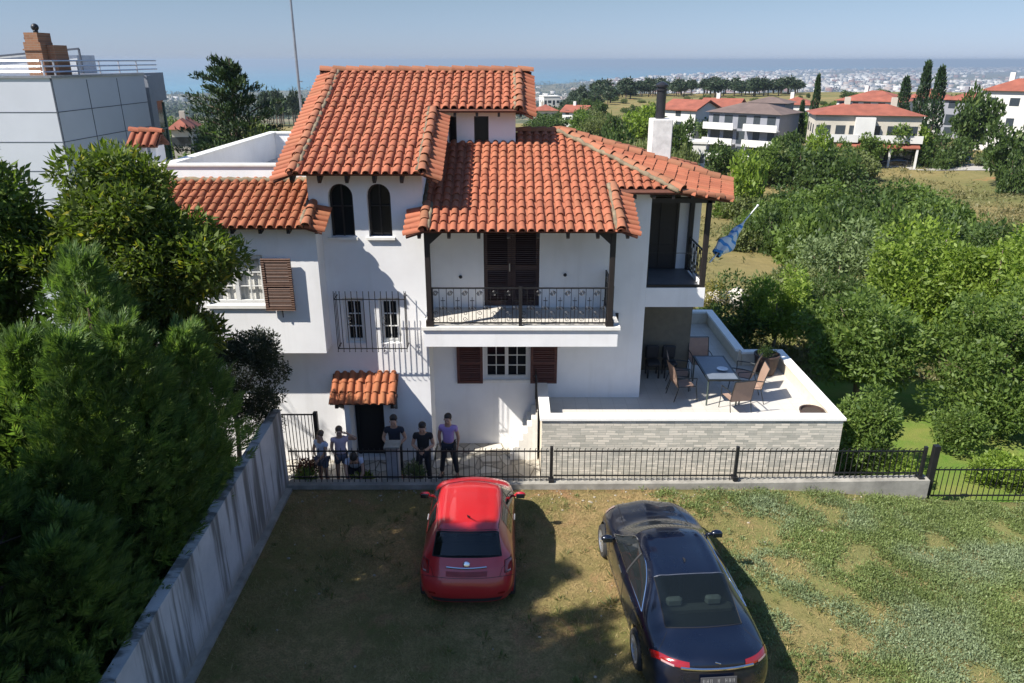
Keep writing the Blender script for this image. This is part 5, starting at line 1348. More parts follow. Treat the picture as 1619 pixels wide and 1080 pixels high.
V,Fq=weeds(); k2=weed_mat()
tag(npmesh('weeds',V,Fq,k2),kind='stuff')
# ================================================================ CARS
def cr(p0,p1,p2,p3,t): return .5*((2*p1)+(-p0+p2)*t+(2*p0-5*p1+4*p2-p3)*t*t+(-p0+3*p1-3*p2+p3)*t**3)
class Skin:
    """smooth surface through a net of control points: rows = stations rear..front, columns = sill..centre"""
    def __init__(s,net):
        n=np.array(net,float) # stations, lines, 3
        m=n[:,::-1][:,1:].copy(); m[...,0]*=-1
        s.N=np.concatenate([n,m],1); s.ns=s.N.shape[0]; s.nl=s.N.shape[1]; s.half=(s.nl-1)/2
    def at(s,a,q):
        a=min(max(a,0),s.ns-1-1e-6); q=min(max(q,0),s.nl-1-1e-6); i=int(a);j=int(q);t=a-i;w=q-j
        rows=[]
        for k in (-1,0,1,2):
            r=s.N[min(max(i+k,0),s.ns-1)]; c=[r[min(max(j+l,0),s.nl-1)] for l in (-1,0,1,2)]; rows.append(cr(*c,w))
        return cr(*rows,t)
    def nrm(s,a,q):
        e=.01; da=s.at(a+e,q)-s.at(a-e,q); dq=s.at(a,q+e)-s.at(a,q-e); n=np.cross(dq,da); l=np.linalg.norm(n); n=n/(l+1e-9)
        return n
    def pt(s,a,q,off=0):
        p=s.at(a,q)
        if off:
            n=s.nrm(a,q); c=np.array([0,p[1]*.6,.5]); 
            if np.dot(n,p-c)<0: n=-n
            p=p+n*off
        return p
    def body(s,name,mat,par,wheels,wr,k=8,hole=None):
        A=np.linspace(0,s.ns-1,(s.ns-1)*k+1);Q=np.linspace(0,s.nl-1,(s.nl-1)*k+1)
        G=np.array([[s.at(a,q) for q in Q] for a in A]); V=G.reshape(-1,3); nq=len(Q)
        inside=np.zeros(len(V),bool)
        for (wy,wz) in wheels:
            d=np.hypot(V[:,1]-wy,V[:,2]-wz); side=np.abs(V[:,0])>.5
            inside|=(d<wr)&side
            near=side&(d<wr+.05)&(d>=wr-.035)
            f=wr/d[near]; V[near,1]=wy+(V[near,1]-wy)*f; V[near,2]=wz+(V[near,2]-wz)*f; inside[near]=False
        F_=[]
        for i in range(len(A)-1):
            for j in range(nq-1):
                q=[i*nq+j,i*nq+j+1,(i+1)*nq+j+1,(i+1)*nq+j]
                if any(inside[x] for x in q): continue
                am=(A[i]+A[i+1])/2;qm=(Q[j]+Q[j+1])/2; qm=min(qm,s.nl-1-qm)
                if hole and hole(am,qm): continue
                F_.append(q)
        o=npmesh(name,V,np.array(F_),mat,par,smooth=True); return o
    def patch(s,mb,fa,fq,na=10,nq=10,off=.004):
        """surface patch: u,v in 0..1 -> (a,q)"""
        vs=[];fs=[]
        for i in range(na+1):
            for j in range(nq+1):
                u,v=i/na,j/nq; vs.append(s.pt(fa(u,v),fq(u,v),off))
        for i in range(na):
            for j in range(nq): n=i*(nq+1)+j; fs.append((n,n+1,n+nq+2,n+nq+1))
        return mb.add(vs,fs)
    def line(s,mb,pts,r=.004,off=.001,n=12):
        P=[]
        for (a,b),(c,d) in zip(pts,pts[1:]):
            for i in range(n): t=i/n; P.append(s.pt(a+(c-a)*t,b+(d-b)*t,off))
        P.append(s.pt(*pts[-1],off)); return mb.tube(P,r,5,cap=False)
def mirq(s,q): return s.nl-1-q
def paint(name,c,rough=.28,flake=0,coat=1):
    k=NT(name); k.set(rough,metal=flake,coat=coat); k.base(c); k.b.inputs['Coat Roughness'].default_value=.04
    f=k.noise(3,5,.6); k.l(k.ramp(f,[(.35,rough),(.7,rough+.12)]),k.b.inputs['Roughness']); return k.m
M_paintR=paint('red_car_paint',(.40,.014,.018)); M_paintB=paint('navy_car_paint',(.003,.006,.018),.25,.35)
M_tyre=plain('tyre_rubber',(.022,.022,.022),.85); M_rim=plain('alloy_rim',(.55,.56,.58),.3,metal=.85,var=.05); M_chrome=plain('chrome_trim',(.75,.76,.78),.12,metal=1,var=.02)
M_tail=plain('red_tail_light',(.22,.006,.006),.12,var=.2,coat=1); M_tailw=plain('clear_light_lens',(.35,.22,.21),.15,var=.1,coat=1); M_seam=plain('panel_gap',(.004,.004,.005),.7)
def carglass():
    k=NT('tinted_car_glass'); k.set(.03,spec=.9); k.base((.010,.014,.014)); tr=k.n('BsdfTransparent'); tr.inputs[0].default_value=(.30,.36,.35,1)
    ms=k.n('MixShader'); ms.inputs[0].default_value=.45; k.l(tr.outputs[0],ms.inputs[1]); k.l(k.b.outputs[0],ms.inputs[2]); k.l(ms.outputs[0],k.out.inputs['Surface']); return k.m
M_cg=carglass(); M_cg2=plain('dark_side_glass',(.012,.015,.016),.04,var=.1,spec=.9)
M_seat=plain('grey_seat_fabric',(.20,.19,.175),.9); M_seatl=plain('pale_headrest',(.55,.54,.5),.8); M_int=plain('car_cabin_lining',(.03,.03,.032),.9)
M_ptrim=plain('black_plastic_trim',(.02,.02,.022),.6)
def wheel(par,x,y,r,w,spokes,side):
    M=Matrix.Rotation(R(90),3,'Y')
    mb=MB(); mb.lathe([(r*.66,-w/2),(r*.93,-w/2),(r,-w*.36),(r,w*.36),(r*.93,w/2),(r*.66,w/2),(r*.66,-w/2)],(x,y,r),36,M,cap=False); t=mb.build('wheel',M_tyre,par,smooth='auto')
    mb=MB(); mb.lathe([(r*.69,-w*.45),(r*.69,w*.50),(r*.64,w*.50),(r*.62,w*.2),(r*.62,-w*.45)],(0,0,0),36,cap=False)
    mb.lathe([(r*.62,-.01),(r*.62,.0),(.02,.0),(.02,-.01)],(0,0,0),36)
    for i in range(spokes):
        a=2*math.pi*i/spokes; c,s_=math.cos(a),math.sin(a)
        for dd in (-.045,.045):
            p0=Vector((c*.05-s_*dd*.4,s_*.05+c*dd*.4,w*.36));p1=Vector((c*r*.65-s_*dd*1.5,s_*r*.65+c*dd*1.5,w*.43)); mb.bar(p0,p1,.028,.02)
    mb.lathe([(.065,w*.25),(.06,w*.42),(.0,w*.43)],(0,0,0),16)
    M2=Matrix.Rotation(R(90)*side,3,'Y'); mb.v=[tuple(M2@Vector(p)+Vector((x,y,r))) for p in mb.v]
    mb.build('rim',M_rim,t,smooth='auto')
def cabin(par,x,y0,y1,zf,zs,hr,nrear=2):
    mb=MB(); mb.box(-x,x,y0-.35,y1+.4,zf,zf+.04); mb.box(-x,x,y0-.5,y0-.1,zs,zs+.03); mb.box(-x,x,y1-.02,y1+.12,zf,zs-.08,bev=.03)
    for sd in (-1,1): mb.box(sd*x-.02,sd*x+.02,y0,y1,zf,zs)
    mb.build('cabin_floor',M_int,par)
    mb=MB(); mb.box(-x+.05,x-.05,y0,y0+.16,zf,zs+.05,bev=.05); mb.box(-x+.05,x-.05,y0+.1,y0+.6,zf,zf+.3,bev=.04); mb.build('rear_seat',M_seat,par)
    mb=MB()
    for sx in ((-.32,.32) if nrear==2 else (-.38,0,.38)): mb.box(sx-.13,sx+.13,y0+.02,y0+.13,zs+.06,zs+.06+hr,bev=.035); 
    for i,sx in enumerate((-.32,.32) if nrear==2 else (-.38,0,.38)): pass
    mb.build('headrests',M_seatl,par,smooth='auto')
    for sx in (-.36,.36):
        mb=MB(); mb.box(sx-.24,sx+.24,y0+.85,y0+1.0,zf+.1,zs+.08,bev=.05); mb.box(sx-.24,sx+.24,y0+.95,y0+1.4,zf+.1,zf+.32,bev=.05); mb.box(sx-.12,sx+.12,y0+.85,y0+.96,zs+.1,zs+.1+hr,bev=.03); mb.build('front_seat',M_seat,par)
# ---------- small red hatchback
netR=[
[(.70,-1.55,.27),(.66,-1.62,.27),(.58,-1.68,.27),(.45,-1.73,.27),(.25,-1.755,.27),(0,-1.76,.27)],
[(.76,-1.46,.27),(.77,-1.52,.46),(.70,-1.66,.47),(.52,-1.75,.48),(.28,-1.79,.48),(0,-1.80,.48)],
[(.785,-1.36,.27),(.80,-1.42,.56),(.745,-1.58,.65),(.56,-1.70,.67),(.29,-1.755,.67),(0,-1.77,.67)],
[(.80,-1.22,.27),(.815,-1.25,.60),(.765,-1.44,.82),(.58,-1.60,.86),(.30,-1.665,.87),(0,-1.685,.87)],
[(.80,-1.05,.27),(.815,-1.08,.62),(.755,-1.26,.95),(.57,-1.47,1.03),(.30,-1.53,1.04),(0,-1.545,1.045)],
[(.80,-.8,.25),(.815,-.8,.62),(.755,-.88,.98),(.515,-1.12,1.375),(.27,-1.18,1.42),(0,-1.20,1.43)],
[(.80,-.45,.25),(.815,-.45,.6),(.76,-.45,.96),(.55,-.66,1.41),(.3,-.72,1.475),(0,-.72,1.49)],
[(.80,0,.25),(.815,0,.6),(.765,0,.95),(.565,-.05,1.41),(.3,-.1,1.48),(0,-.1,1.50)],
[(.80,.5,.25),(.815,.5,.6),(.76,.55,.94),(.55,.35,1.37),(.3,.42,1.43),(0,.44,1.445)],
[(.80,.95,.27),(.81,.95,.6),(.75,.98,.90),(.60,.96,1.0),(.32,1.03,1.02),(0,1.06,1.03)],
[(.78,1.2,.27),(.79,1.2,.6),(.73,1.22,.84),(.57,1.28,.91),(.3,1.33,.93),(0,1.35,.94)],
[(.74,1.45,.27),(.75,1.47,.55),(.67,1.5,.74),(.5,1.54,.79),(.28,1.58,.81),(0,1.6,.82)],
[(.65,1.62,.27),(.64,1.65,.45),(.57,1.69,.52),(.42,1.73,.53),(.24,1.765,.54),(0,1.775,.54)],
[(.6,1.6,.25),(.57,1.64,.25),(.5,1.68,.25),(.38,1.72,.25),(.2,1.75,.25),(0,1.76,.25)]]
def L_(a,b,t): return a+(b-a)*t
car=thing('parked_car','small red hatchback parked on the lawn facing the villa','car',(0,0,0))
s=Skin(netR); wh=[(-1.12,.30),(1.14,.30)]
s.body('body',M_paintR,car,wh,.345,hole=lambda a,q:(4.15<a<4.9 and q>3.05))
H=s.half
MB2=MB(); MB2.box(-.72,.72,-1.5,1.5,.2,.28); MB2.build('underbody',M_ptrim,car)
for y in (-1.12,1.14):
    for sd in (-1,1):
        mb=MB(); n=14; vs=[];fs=[]
        for i in range(n+1):
            a=math.pi*(-.1+1.2*i/n); vs+=[(sd*.80,y+.345*math.cos(a),.30+.345*math.sin(a)),(sd*.5,y+.345*math.cos(a),.30+.345*math.sin(a))]
        for i in range(n): fs.append((2*i,2*i+1,2*i+3,2*i+2))
        mb.add(vs,fs); mb.box(sd*.5-.01,sd*.5+.01,y-.36,y+.36,.1,.66); mb.build('wheel_arch',M_ptrim,car)
        wheel(car,sd*.72,y,.295,.19,7,sd)
mb=MB(); s.patch(mb,lambda u,v:L_(4.13,4.93,u)+.04*math.cos(math.pi*(v-.5)),lambda u,v:L_(2.97,7.03,v),12,26,.003); mb.build('rear_window',M_cg,car,smooth=True)
mb=MB()
for pts in (((4.10,2.95),(4.10,7.05)),((4.10,2.95),(4.94,2.97)),((4.94,2.97),(4.94,7.03)),((4.94,7.03),(4.10,7.05))): s.line(mb,pts,.012,0,20)
mb.build('window_seal',M_seam,car)
mb=MB(); s.patch(mb,lambda u,v:L_(8.08,8.95,u),lambda u,v:L_(3.0,7.0,v),10,20,.003); mb.build('windscreen',M_cg2,car,smooth=True)
for sd in (0,1):
    Q=(lambda q:q) if sd==0 else (lambda q:10-q)
    mb=MB(); s.patch(mb,lambda u,v:L_(L_(6.72,8.55,v),L_(6.75,8.12,v),u) ,lambda u,v:Q(L_(2.08,2.90,u)),10,14,.004); mb.build('side_window',M_cg2,car,smooth=True)
    mb=MB(); s.patch(mb,lambda u,v:L_(L_(5.35,6.55,v),L_(5.75,6.6,v),u) ,lambda u,v:Q(L_(2.1,2.88,u)),10,10,.004); mb.build('side_window',M_cg2,car,smooth=True)
    mb=MB(); s.line(mb,[(6.66,Q(2.95)),(6.6,Q(2.05)),(6.55,Q(1.2)),(6.7,Q(.35))],.005,0); s.line(mb,[(8.75,Q(2.0)),(8.8,Q(1.2)),(8.7,Q(.35))],.005,0); s.line(mb,[(6.7,Q(.35)),(8.7,Q(.35))],.005,0)
    s.line(mb,[(5.1,Q(2.98)),(8.1,Q(2.98))],.006,0)
    mb.build('door_seam',M_seam,car)
    mb=MB(); p0=Vector(s.pt(6.85,Q(1.75),.014).tolist());p1=Vector(s.pt(7.25,Q(1.75),.014).tolist()); mb.bar(p0,p1,.018,.018); mb.build('door_handle',M_chrome,car)
    # tail lamp
    mb=MB(); s.patch(mb,lambda u,v:L_(2.75,3.75,u),lambda u,v:Q(L_(2.12,2.72,v)+.05*math.sin(math.pi*u)),10,8,.016); tl=mb.build('tail_light',M_tail,car,smooth=True)
    mb=MB(); s.patch(mb,lambda u,v:L_(2.78,2.90,u),lambda u,v:Q(L_(2.3,2.6,v)),4,6,.021); mb.build('reversing_lens',M_tailw,tl,smooth=True)
    mb=MB()
    for pts in (((2.72,Q(2.1)),(3.78,Q(2.1))),((3.78,Q(2.1)),(3.78,Q(2.75))),((3.78,Q(2.75)),(2.72,Q(2.75))),((2.72,Q(2.75)),(2.72,Q(2.1)))): s.line(mb,pts,.006,.008)
    mb.build('lamp_surround',M_seam,tl)
    mb=MB(); s.patch(mb,lambda u,v:L_(10.8,11.4,u),lambda u,v:Q(L_(2.1,2.8,v)),6,6,.01); mb.build('headlight',M_tailw,car,smooth=True)
    sx=1 if sd==0 else -1
    mb=MB(); mb.ball((0,0,0),(.105,.06,.075),12,8); mb.v=[(a+sx*.915,b+.62+(.02 if b<0 else 0),c+1.0) for a,b,c in mb.v]; mb.tube([(sx*.74,.66,.95),(sx*.86,.63,.98)],.028,6); mr=mb.build('wing_mirror',M_paintR,car,smooth=True)
    mb=MB(); mb.box(sx*.915-.08,sx*.915+.08,.555,.575,.95,1.055,bev=.008); mb.build('mirror_glass',M_cg2,mr)
mb=MB(); mb.tube([(0,-.85,1.50),(0,-.9,1.52),(0,-1.12,1.72)],[.02,.012,.004],6); mb.build('roof_antenna',M_ptrim,car)
mb=MB(); s.line(mb,[(3.45,3.9),(3.38,4.6),(3.36,5),(3.38,5.4),(3.45,6.1)],.016,.014); mb.build('chrome_bar',M_chrome,car)
mb=MB(); p=Vector(s.pt(3.72,5,.008).tolist()); mb.lathe([(.0,0),(.055,.0),(.06,.012),(.04,.018),(0.001,.018)],(0,0,0),20,Matrix.Rotation(R(70),3,'X')); mb.v=[(a+p.x,b+p.y,c+p.z) for a,b,c in mb.v]; em=mb.build('round_emblem',M_chrome,car,smooth=True)
mb=MB(); s.patch(mb,lambda u,v:L_(2.62,3.05,u),lambda u,v:L_(3.85,6.15,v),4,12,.004); mb.build('plate_recess',plain('dull_red_recess',(.22,.02,.025),.5),car,smooth=True)
mb=MB(); s.line(mb,[(2.25,1.6),(2.35,2.2),(2.5,3),(2.52,5),(2.5,7),(2.35,7.8),(2.25,8.4)],.005,0,16); s.line(mb,[(3.95,2.1),(3.2,2.95),(2.5,3.1)],.004,0); s.line(mb,[(3.95,7.9),(3.2,7.05),(2.5,6.9)],.004,0); s.line(mb,[(5.02,3.0),(5.02,7.0)],.006,0,20)
mb.build('tailgate_seam',M_seam,car)
mb=MB(); s.patch(mb,lambda u,v:L_(.15,.55,u),lambda u,v:L_(2.3,7.7,v),4,20,.006); mb.build('bumper_insert',M_ptrim,car,smooth=True)
mb=MB(); s.patch(mb,lambda u,v:L_(.85,1.05,u),lambda u,v:L_(2.4,3.0,v),2,6,.006); s.patch(mb,lambda u,v:L_(.85,1.05,u),lambda u,v:L_(7.0,7.6,v),2,6,.006); mb.build('reflector',M_tail,car)
cabin(car,.62,-.85,.75,.35,.93,.17)
place(car,(-.80,12.45,gz(-.8,12.4)),0,(1.06,1.0,.955))
# ---------- navy saloon
netB=[
[(.80,-2.2,.26),(.76,-2.3,.26),(.66,-2.38,.26),(.5,-2.43,.26),(.27,-2.46,.26),(0,-2.47,.26)],
[(.87,-2.05,.26),(.875,-2.15,.5),(.79,-2.33,.55),(.58,-2.44,.55),(.3,-2.485,.55),(0,-2.495,.55)],
[(.90,-1.9,.26),(.915,-1.98,.6),(.84,-2.22,.82),(.62,-2.37,.85),(.32,-2.43,.86),(0,-2.445,.865)],
[(.92,-1.72,.26),(.935,-1.77,.64),(.85,-2.02,.95),(.62,-2.24,1.035),(.32,-2.33,1.06),(0,-2.36,1.07)],
[(.92,-1.45,.26),(.94,-1.45,.66),(.865,-1.58,.98),(.60,-1.76,1.09),(.33,-1.82,1.125),(0,-1.84,1.135)],
[(.92,-1.1,.26),(.94,-1.1,.66),(.875,-1.12,.985),(.585,-1.27,1.27),(.33,-1.33,1.315),(0,-1.35,1.325)],
[(.92,-.7,.26),(.94,-.7,.65),(.88,-.7,.975),(.58,-.82,1.385),(.34,-.84,1.43),(0,-.85,1.445)],
[(.92,-.2,.26),(.94,-.2,.65),(.885,-.2,.965),(.59,-.2,1.405),(.35,-.2,1.455),(0,-.2,1.47)],
[(.92,.4,.26),(.935,.4,.64),(.88,.4,.955),(.575,.32,1.36),(.34,.38,1.415),(0,.40,1.43)],
[(.92,1.05,.26),(.93,1.05,.62),(.865,1.05,.93),(.66,1.05,1.0),(.36,1.16,1.025),(0,1.2,1.035)],
[(.91,1.55,.26),(.925,1.5,.62),(.84,1.55,.85),(.64,1.6,.93),(.34,1.65,.945),(0,1.66,.97)],
[(.86,1.95,.26),(.87,1.98,.55),(.77,2.02,.72),(.58,2.1,.80),(.3,2.16,.81),(0,2.18,.84)],
[(.78,2.12,.24),(.77,2.17,.45),(.67,2.26,.5),(.5,2.36,.52),(.26,2.42,.53),(0,2.45,.54)],
[(.74,2.1,.22),(.72,2.15,.22),(.62,2.24,.22),(.46,2.34,.22),(.24,2.4,.22),(0,2.43,.22)]]
car=thing('parked_car','dark navy blue saloon parked on the lawn nearest the viewer','car',(0,0,0))
s=Skin(netB); wy=(-1.34,1.55); wh=[(y,.335) for y in wy]
s.body('body',M_paintB,car,wh,.385,hole=lambda a,q:(4.15<a<5.85 and q>3.05))
MB().box(-.82,.82,-2.1,2.0,.19,.27).build('underbody',M_ptrim,car)
for y in wy:
    for sd in (-1,1):
        mb=MB(); n=14; vs=[];fs=[]
        for i in range(n+1):
            a=math.pi*(-.1+1.2*i/n); vs+=[(sd*.90,y+.385*math.cos(a),.335+.385*math.sin(a)),(sd*.58,y+.385*math.cos(a),.335+.385*math.sin(a))]
        for i in range(n): fs.append((2*i,2*i+1,2*i+3,2*i+2))
        mb.add(vs,fs); mb.box(sd*.58-.01,sd*.58+.01,y-.4,y+.4,.1,.74); mb.build('wheel_arch',M_ptrim,car)
        wheel(car,sd*.84,y,.335,.24,5 if False else 10,sd)
mb=MB(); s.patch(mb,lambda u,v:L_(4.12,5.9,u),lambda u,v:L_(3.02-.0*u,6.98,v),16,24,.003); mb.build('rear_window',M_cg,car,smooth=True)
mb=MB()
for pts in (((4.10,3.0),(4.08,5),(4.10,7.0)),((4.10,3.0),(5.92,3.0)),((5.92,7.0),(4.10,7.0))): s.line(mb,pts,.010,0,20)
mb.build('window_seal',M_seam,car)
mb=MB(); s.line(mb,[(5.93,3.0),(5.93,7.0)],.006,.002,20); mb.build('roof_edge_trim',M_metal,car)
mb=MB(); s.patch(mb,lambda u,v:L_(8.08,8.95,u),lambda u,v:L_(3.0,7.0,v),10,20,.003); mb.build('windscreen',M_cg2,car,smooth=True)
for sd in (0,1):
    Q=(lambda q:q) if sd==0 else (lambda q:10-q)
    # glasshouse outline: low at the rear, arching forward
    def fa(u,v): return L_(4.75,8.75,v)
    def fq(u,v):
        lo=2.10; hi=2.10+.80*min(1,(v/.45))**.8 if v<.45 else 2.90-.75*max(0,(v-.80)/.20)**1.5
        return Q(L_(lo,max(hi,lo+.01),u))
    mb=MB(); s.patch(mb,fa,fq,8,40,.004); mb.build('side_window',M_cg2,car,smooth=True)
    mb=MB(); up=[(L_(4.75,8.75,t),fq(1,t)) for t in np.linspace(0,1,40)]; lo=[(L_(4.75,8.75,t),fq(0,t)) for t in np.linspace(0,1,24)]
    s.line(mb,up,.011,.004,2); s.line(mb,lo,.008,.004,2); mb.build('window_trim',M_chrome,car)
    mb=MB(); s.line(mb,[(6.95,Q(2.9)),(6.93,Q(2.1))],.022,.006); mb.build('door_pillar',M_ptrim,car)
    mb=MB(); s.line(mb,[(6.93,Q(2.08)),(6.9,Q(1.2)),(6.95,Q(.4))],.005,0); s.line(mb,[(8.85,Q(2.0)),(8.85,Q(1.2)),(8.8,Q(.4))],.005,0); s.line(mb,[(5.0,Q(2.05)),(5.3,Q(1.5)),(5.6,Q(.4))],.005,0); s.line(mb,[(5.6,Q(.4)),(8.8,Q(.4))],.005,0); mb.build('door_seam',M_seam,car)
    for aa in (5.55,7.15):
        mb=MB(); p0=Vector(s.pt(aa,Q(1.75),.016).tolist());p1=Vector(s.pt(aa+.38,Q(1.75),.016).tolist()); mb.bar(p0,p1,.018,.02); mb.build('door_handle',M_chrome,car)
    mb=MB(); s.patch(mb,lambda u,v:L_(2.35,2.80,u)+.28*(1-v)*1.0,lambda u,v:Q(L_(1.75,3.7,v)),6,18,.010); tl=mb.build('tail_light',M_tail,car,smooth=True)
    mb=MB(); s.patch(mb,lambda u,v:L_(2.42,2.56,u)+.1*(1-v),lambda u,v:Q(L_(2.35,3.0,v)),3,8,.016); mb.build('reversing_lens',M_tailw,tl,smooth=True)
    mb=MB(); s.patch(mb,lambda u,v:L_(10.7,11.35,u),lambda u,v:Q(L_(1.9,2.9,v)),6,6,.008); mb.build('headlight',M_tailw,car,smooth=True)
    sx=1 if sd==0 else -1
    mb=MB(); mb.ball((0,0,0),(.115,.07,.07),12,8); mb.v=[(a+sx*1.03,b+.72,c+1.02) for a,b,c in mb.v]; mb.tube([(sx*.85,.78,.96),(sx*.97,.74,1.0)],.03,6); mr=mb.build('wing_mirror',M_paintB,car,smooth=True)
    mb=MB(); mb.box(sx*1.03-.09,sx*1.03+.09,.645,.665,.97,1.07,bev=.008); mb.build('mirror_glass',M_cg2,mr)
mb=MB(); mb.prism([(-.008,-.62,1.45),(-.008,-.45,1.45),(-.008,-.60,1.515)],(.016,0,0)); mb.build('roof_antenna',M_ptrim,car)
mb=MB(); s.line(mb,[(2.40,3.3),(2.36,4.2),(2.35,5),(2.36,5.8),(2.40,6.7)],.020,.012); mb.build('chrome_bar',M_chrome,car)
mb=MB(); 
for i in range(5): mb.bar(tuple(s.pt(2.72+.02*i,5-.1+.05*i,.012)),tuple(s.pt(2.73+.02*i,5-.05+.05*i,.012)),.012)
mb.build('leaping_emblem',M_chrome,car)
def platemesh(a,q,off): return tuple(s.pt(a,q,off))
mb=MB(); pc=Vector(s.pt(1.72,5,.02).tolist()); mb.box(-.27,.27,-.012,0,-.06,.06,bev=.004); Mx=Matrix.Rotation(R(-12),3,'X'); mb.v=[tuple(Mx@Vector(p)+pc+Vector((0,-.012,0))) for p in mb.v]; pl=mb.build('number_plate',plain('dark_number_plate',(.05,.05,.055),.5),car)
mb=MB(); r3=random.Random(4)
for i in range(9):
    if i in (3,5): continue
    x=-.22+.055*i
    for (a,b,c,d) in ((-.016,-.008,-.03,.03),(.006,.014,-.03,.03),(-.008,.006,-.004,.004))[:r3.choice((2,3,3))]: mb.box(x+a,x+b,-.018,-.013,c,d)
mb.v=[tuple(Mx@Vector(p)+pc+Vector((0,-.012,0))) for p in mb.v]; mb.build('characters',plain('worn_plate_letters',(.2,.2,.2),.6,var=.5,scale=30),pl)
mb=MB(); s.line(mb,[(2.95,2.2),(2.25,3.1),(2.1,3.4),(2.1,6.6),(2.25,6.9),(2.95,7.8)],.005,0,14); s.line(mb,[(2.95,2.2),(3.95,3.0)],.004,0); s.line(mb,[(2.95,7.8),(3.95,7.0)],.004,0); s.line(mb,[(9.05,3.2),(11.3,3.2)],.006,0); s.line(mb,[(9.05,6.8),(11.3,6.8)],.006,0); mb.build('boot_seam',M_seam,car)
cabin(car,.72,-1.25,.65,.32,1.0,.16,2)
place(car,(2.83,10.88,gz(2.8,10.9)),R(4.2),(1,1,.965))
# ---------- distant parked car and bin
p=GP(1412,263); far=thing('parked_car','dark car parked on the road beneath the green trees in the distance','car',(0,0,0))
s=Skin(netB); s.body('body',plain('black_car_paint',(.015,.015,.018),.25,coat=1),far,wh,.385,k=3)
mb=MB()
for sd in (0,1):
    Q=(lambda q:q) if sd==0 else (lambda q:10-q); s.patch(mb,lambda u,v:L_(5.2,8.3,v),lambda u,v:Q(L_(2.15,2.8,u)),3,6,.01)
mb.build('windows',M_fwin,far)
for y in wy:
    for sx in (-1,1): MB().lathe([(.33,-.12),(.33,.12)],(sx*.84,y,.335),14,Matrix.Rotation(R(90),3,'Y')).build('wheel',M_tyre,far)
place(far,(p.x,p.y,gz(p.x,p.y)+.13),R(80),1)
p=GP(1506,262)
for i,(dx,m,l,w_) in enumerate(((0,plain('blue_plastic',(.05,.17,.42),.5),'blue waste container by the distant road',1.5),(1.9,plain('grey_blue_metal',(.14,.19,.25),.5),'dull grey container right of the blue one by the road',1.4))):
    t=thing('waste_container',l,'container',(p.x+dx,p.y,gz(p.x+dx,p.y)+.1)); z=gz(p.x+dx,p.y)+.1; x=p.x+dx
    MB().prism([(x-w_/2+.1,p.y,z+.2),(x+w_/2-.1,p.y,z+.2),(x+w_/2,p.y,z+1.2),(x-w_/2,p.y,z+1.2)],(0,1.1,0)).build('bin',m,t); MB().prism([(x-w_/2-.05,p.y-.05,z+1.2),(x+w_/2+.05,p.y-.05,z+1.2),(x+w_/2-.1,p.y-.05,z+1.42),(x-w_/2+.1,p.y-.05,z+1.42)],(0,1.2,0)).build('lid',m,t)
    for a in (-.5,.5): MB().lathe([(.1,-.05),(.1,.05)],(x+a,p.y+.1,z+.1),10,Matrix.Rotation(R(90),3,'Y')).build('wheel',M_tyre,t)
# ================================================================ TERRACE FURNITURE
M_sling=plain('brown_sling_fabric',(.30,.20,.15),.7,var=.1); M_fr=plain('dark_metal_frame',(.03,.035,.035),.4,metal=.5)
tb=thing('garden_table','rectangular dark framed table with a pale top on the terrace','table',(5.35,18.3,TFZ))
tx0,tx1,ty0,ty1=4.98,5.82,17.35,19.0; tz=TFZ+.73
mb=MB(); mb.box(tx0+.05,tx1-.05,ty0+.05,ty1-.05,tz-.005,tz+.012); mb.build('tabletop',plain('grey_blue_glass_top',(.13,.15,.18),.35,var=.1),tb)
mb=MB(); 
for a,b,c,d in ((tx0,tx1,ty0,ty0+.05),(tx0,tx1,ty1-.05,ty1),(tx0,tx0+.05,ty0+.05,ty1-.05),(tx1-.05,tx1,ty0+.05,ty1-.05)): mb.box(a,b,c,d,tz-.03,tz+.015)
mb.build('rim_frame',M_fr,tb)
for x in (tx0+.04,tx1-.04):
    for y in (ty0+.05,ty1-.05): MB().tube([(x,y,tz-.03),(x,y,TFZ)],.022,8).build('leg',plain('green_grey_metal',(.05,.07,.06),.4),tb)
pb=MB(); pb.lathe([(.03,0),(.10,.01),(.14,.03),(.145,.035),(.10,.018),(.01,.01)],(5.52,18.0,tz+.016),20); tag(pb.build('bowl',plain('white_ceramic',(.7,.72,.75),.2),None,smooth='auto'),'small white bowl standing on the terrace table','bowl')
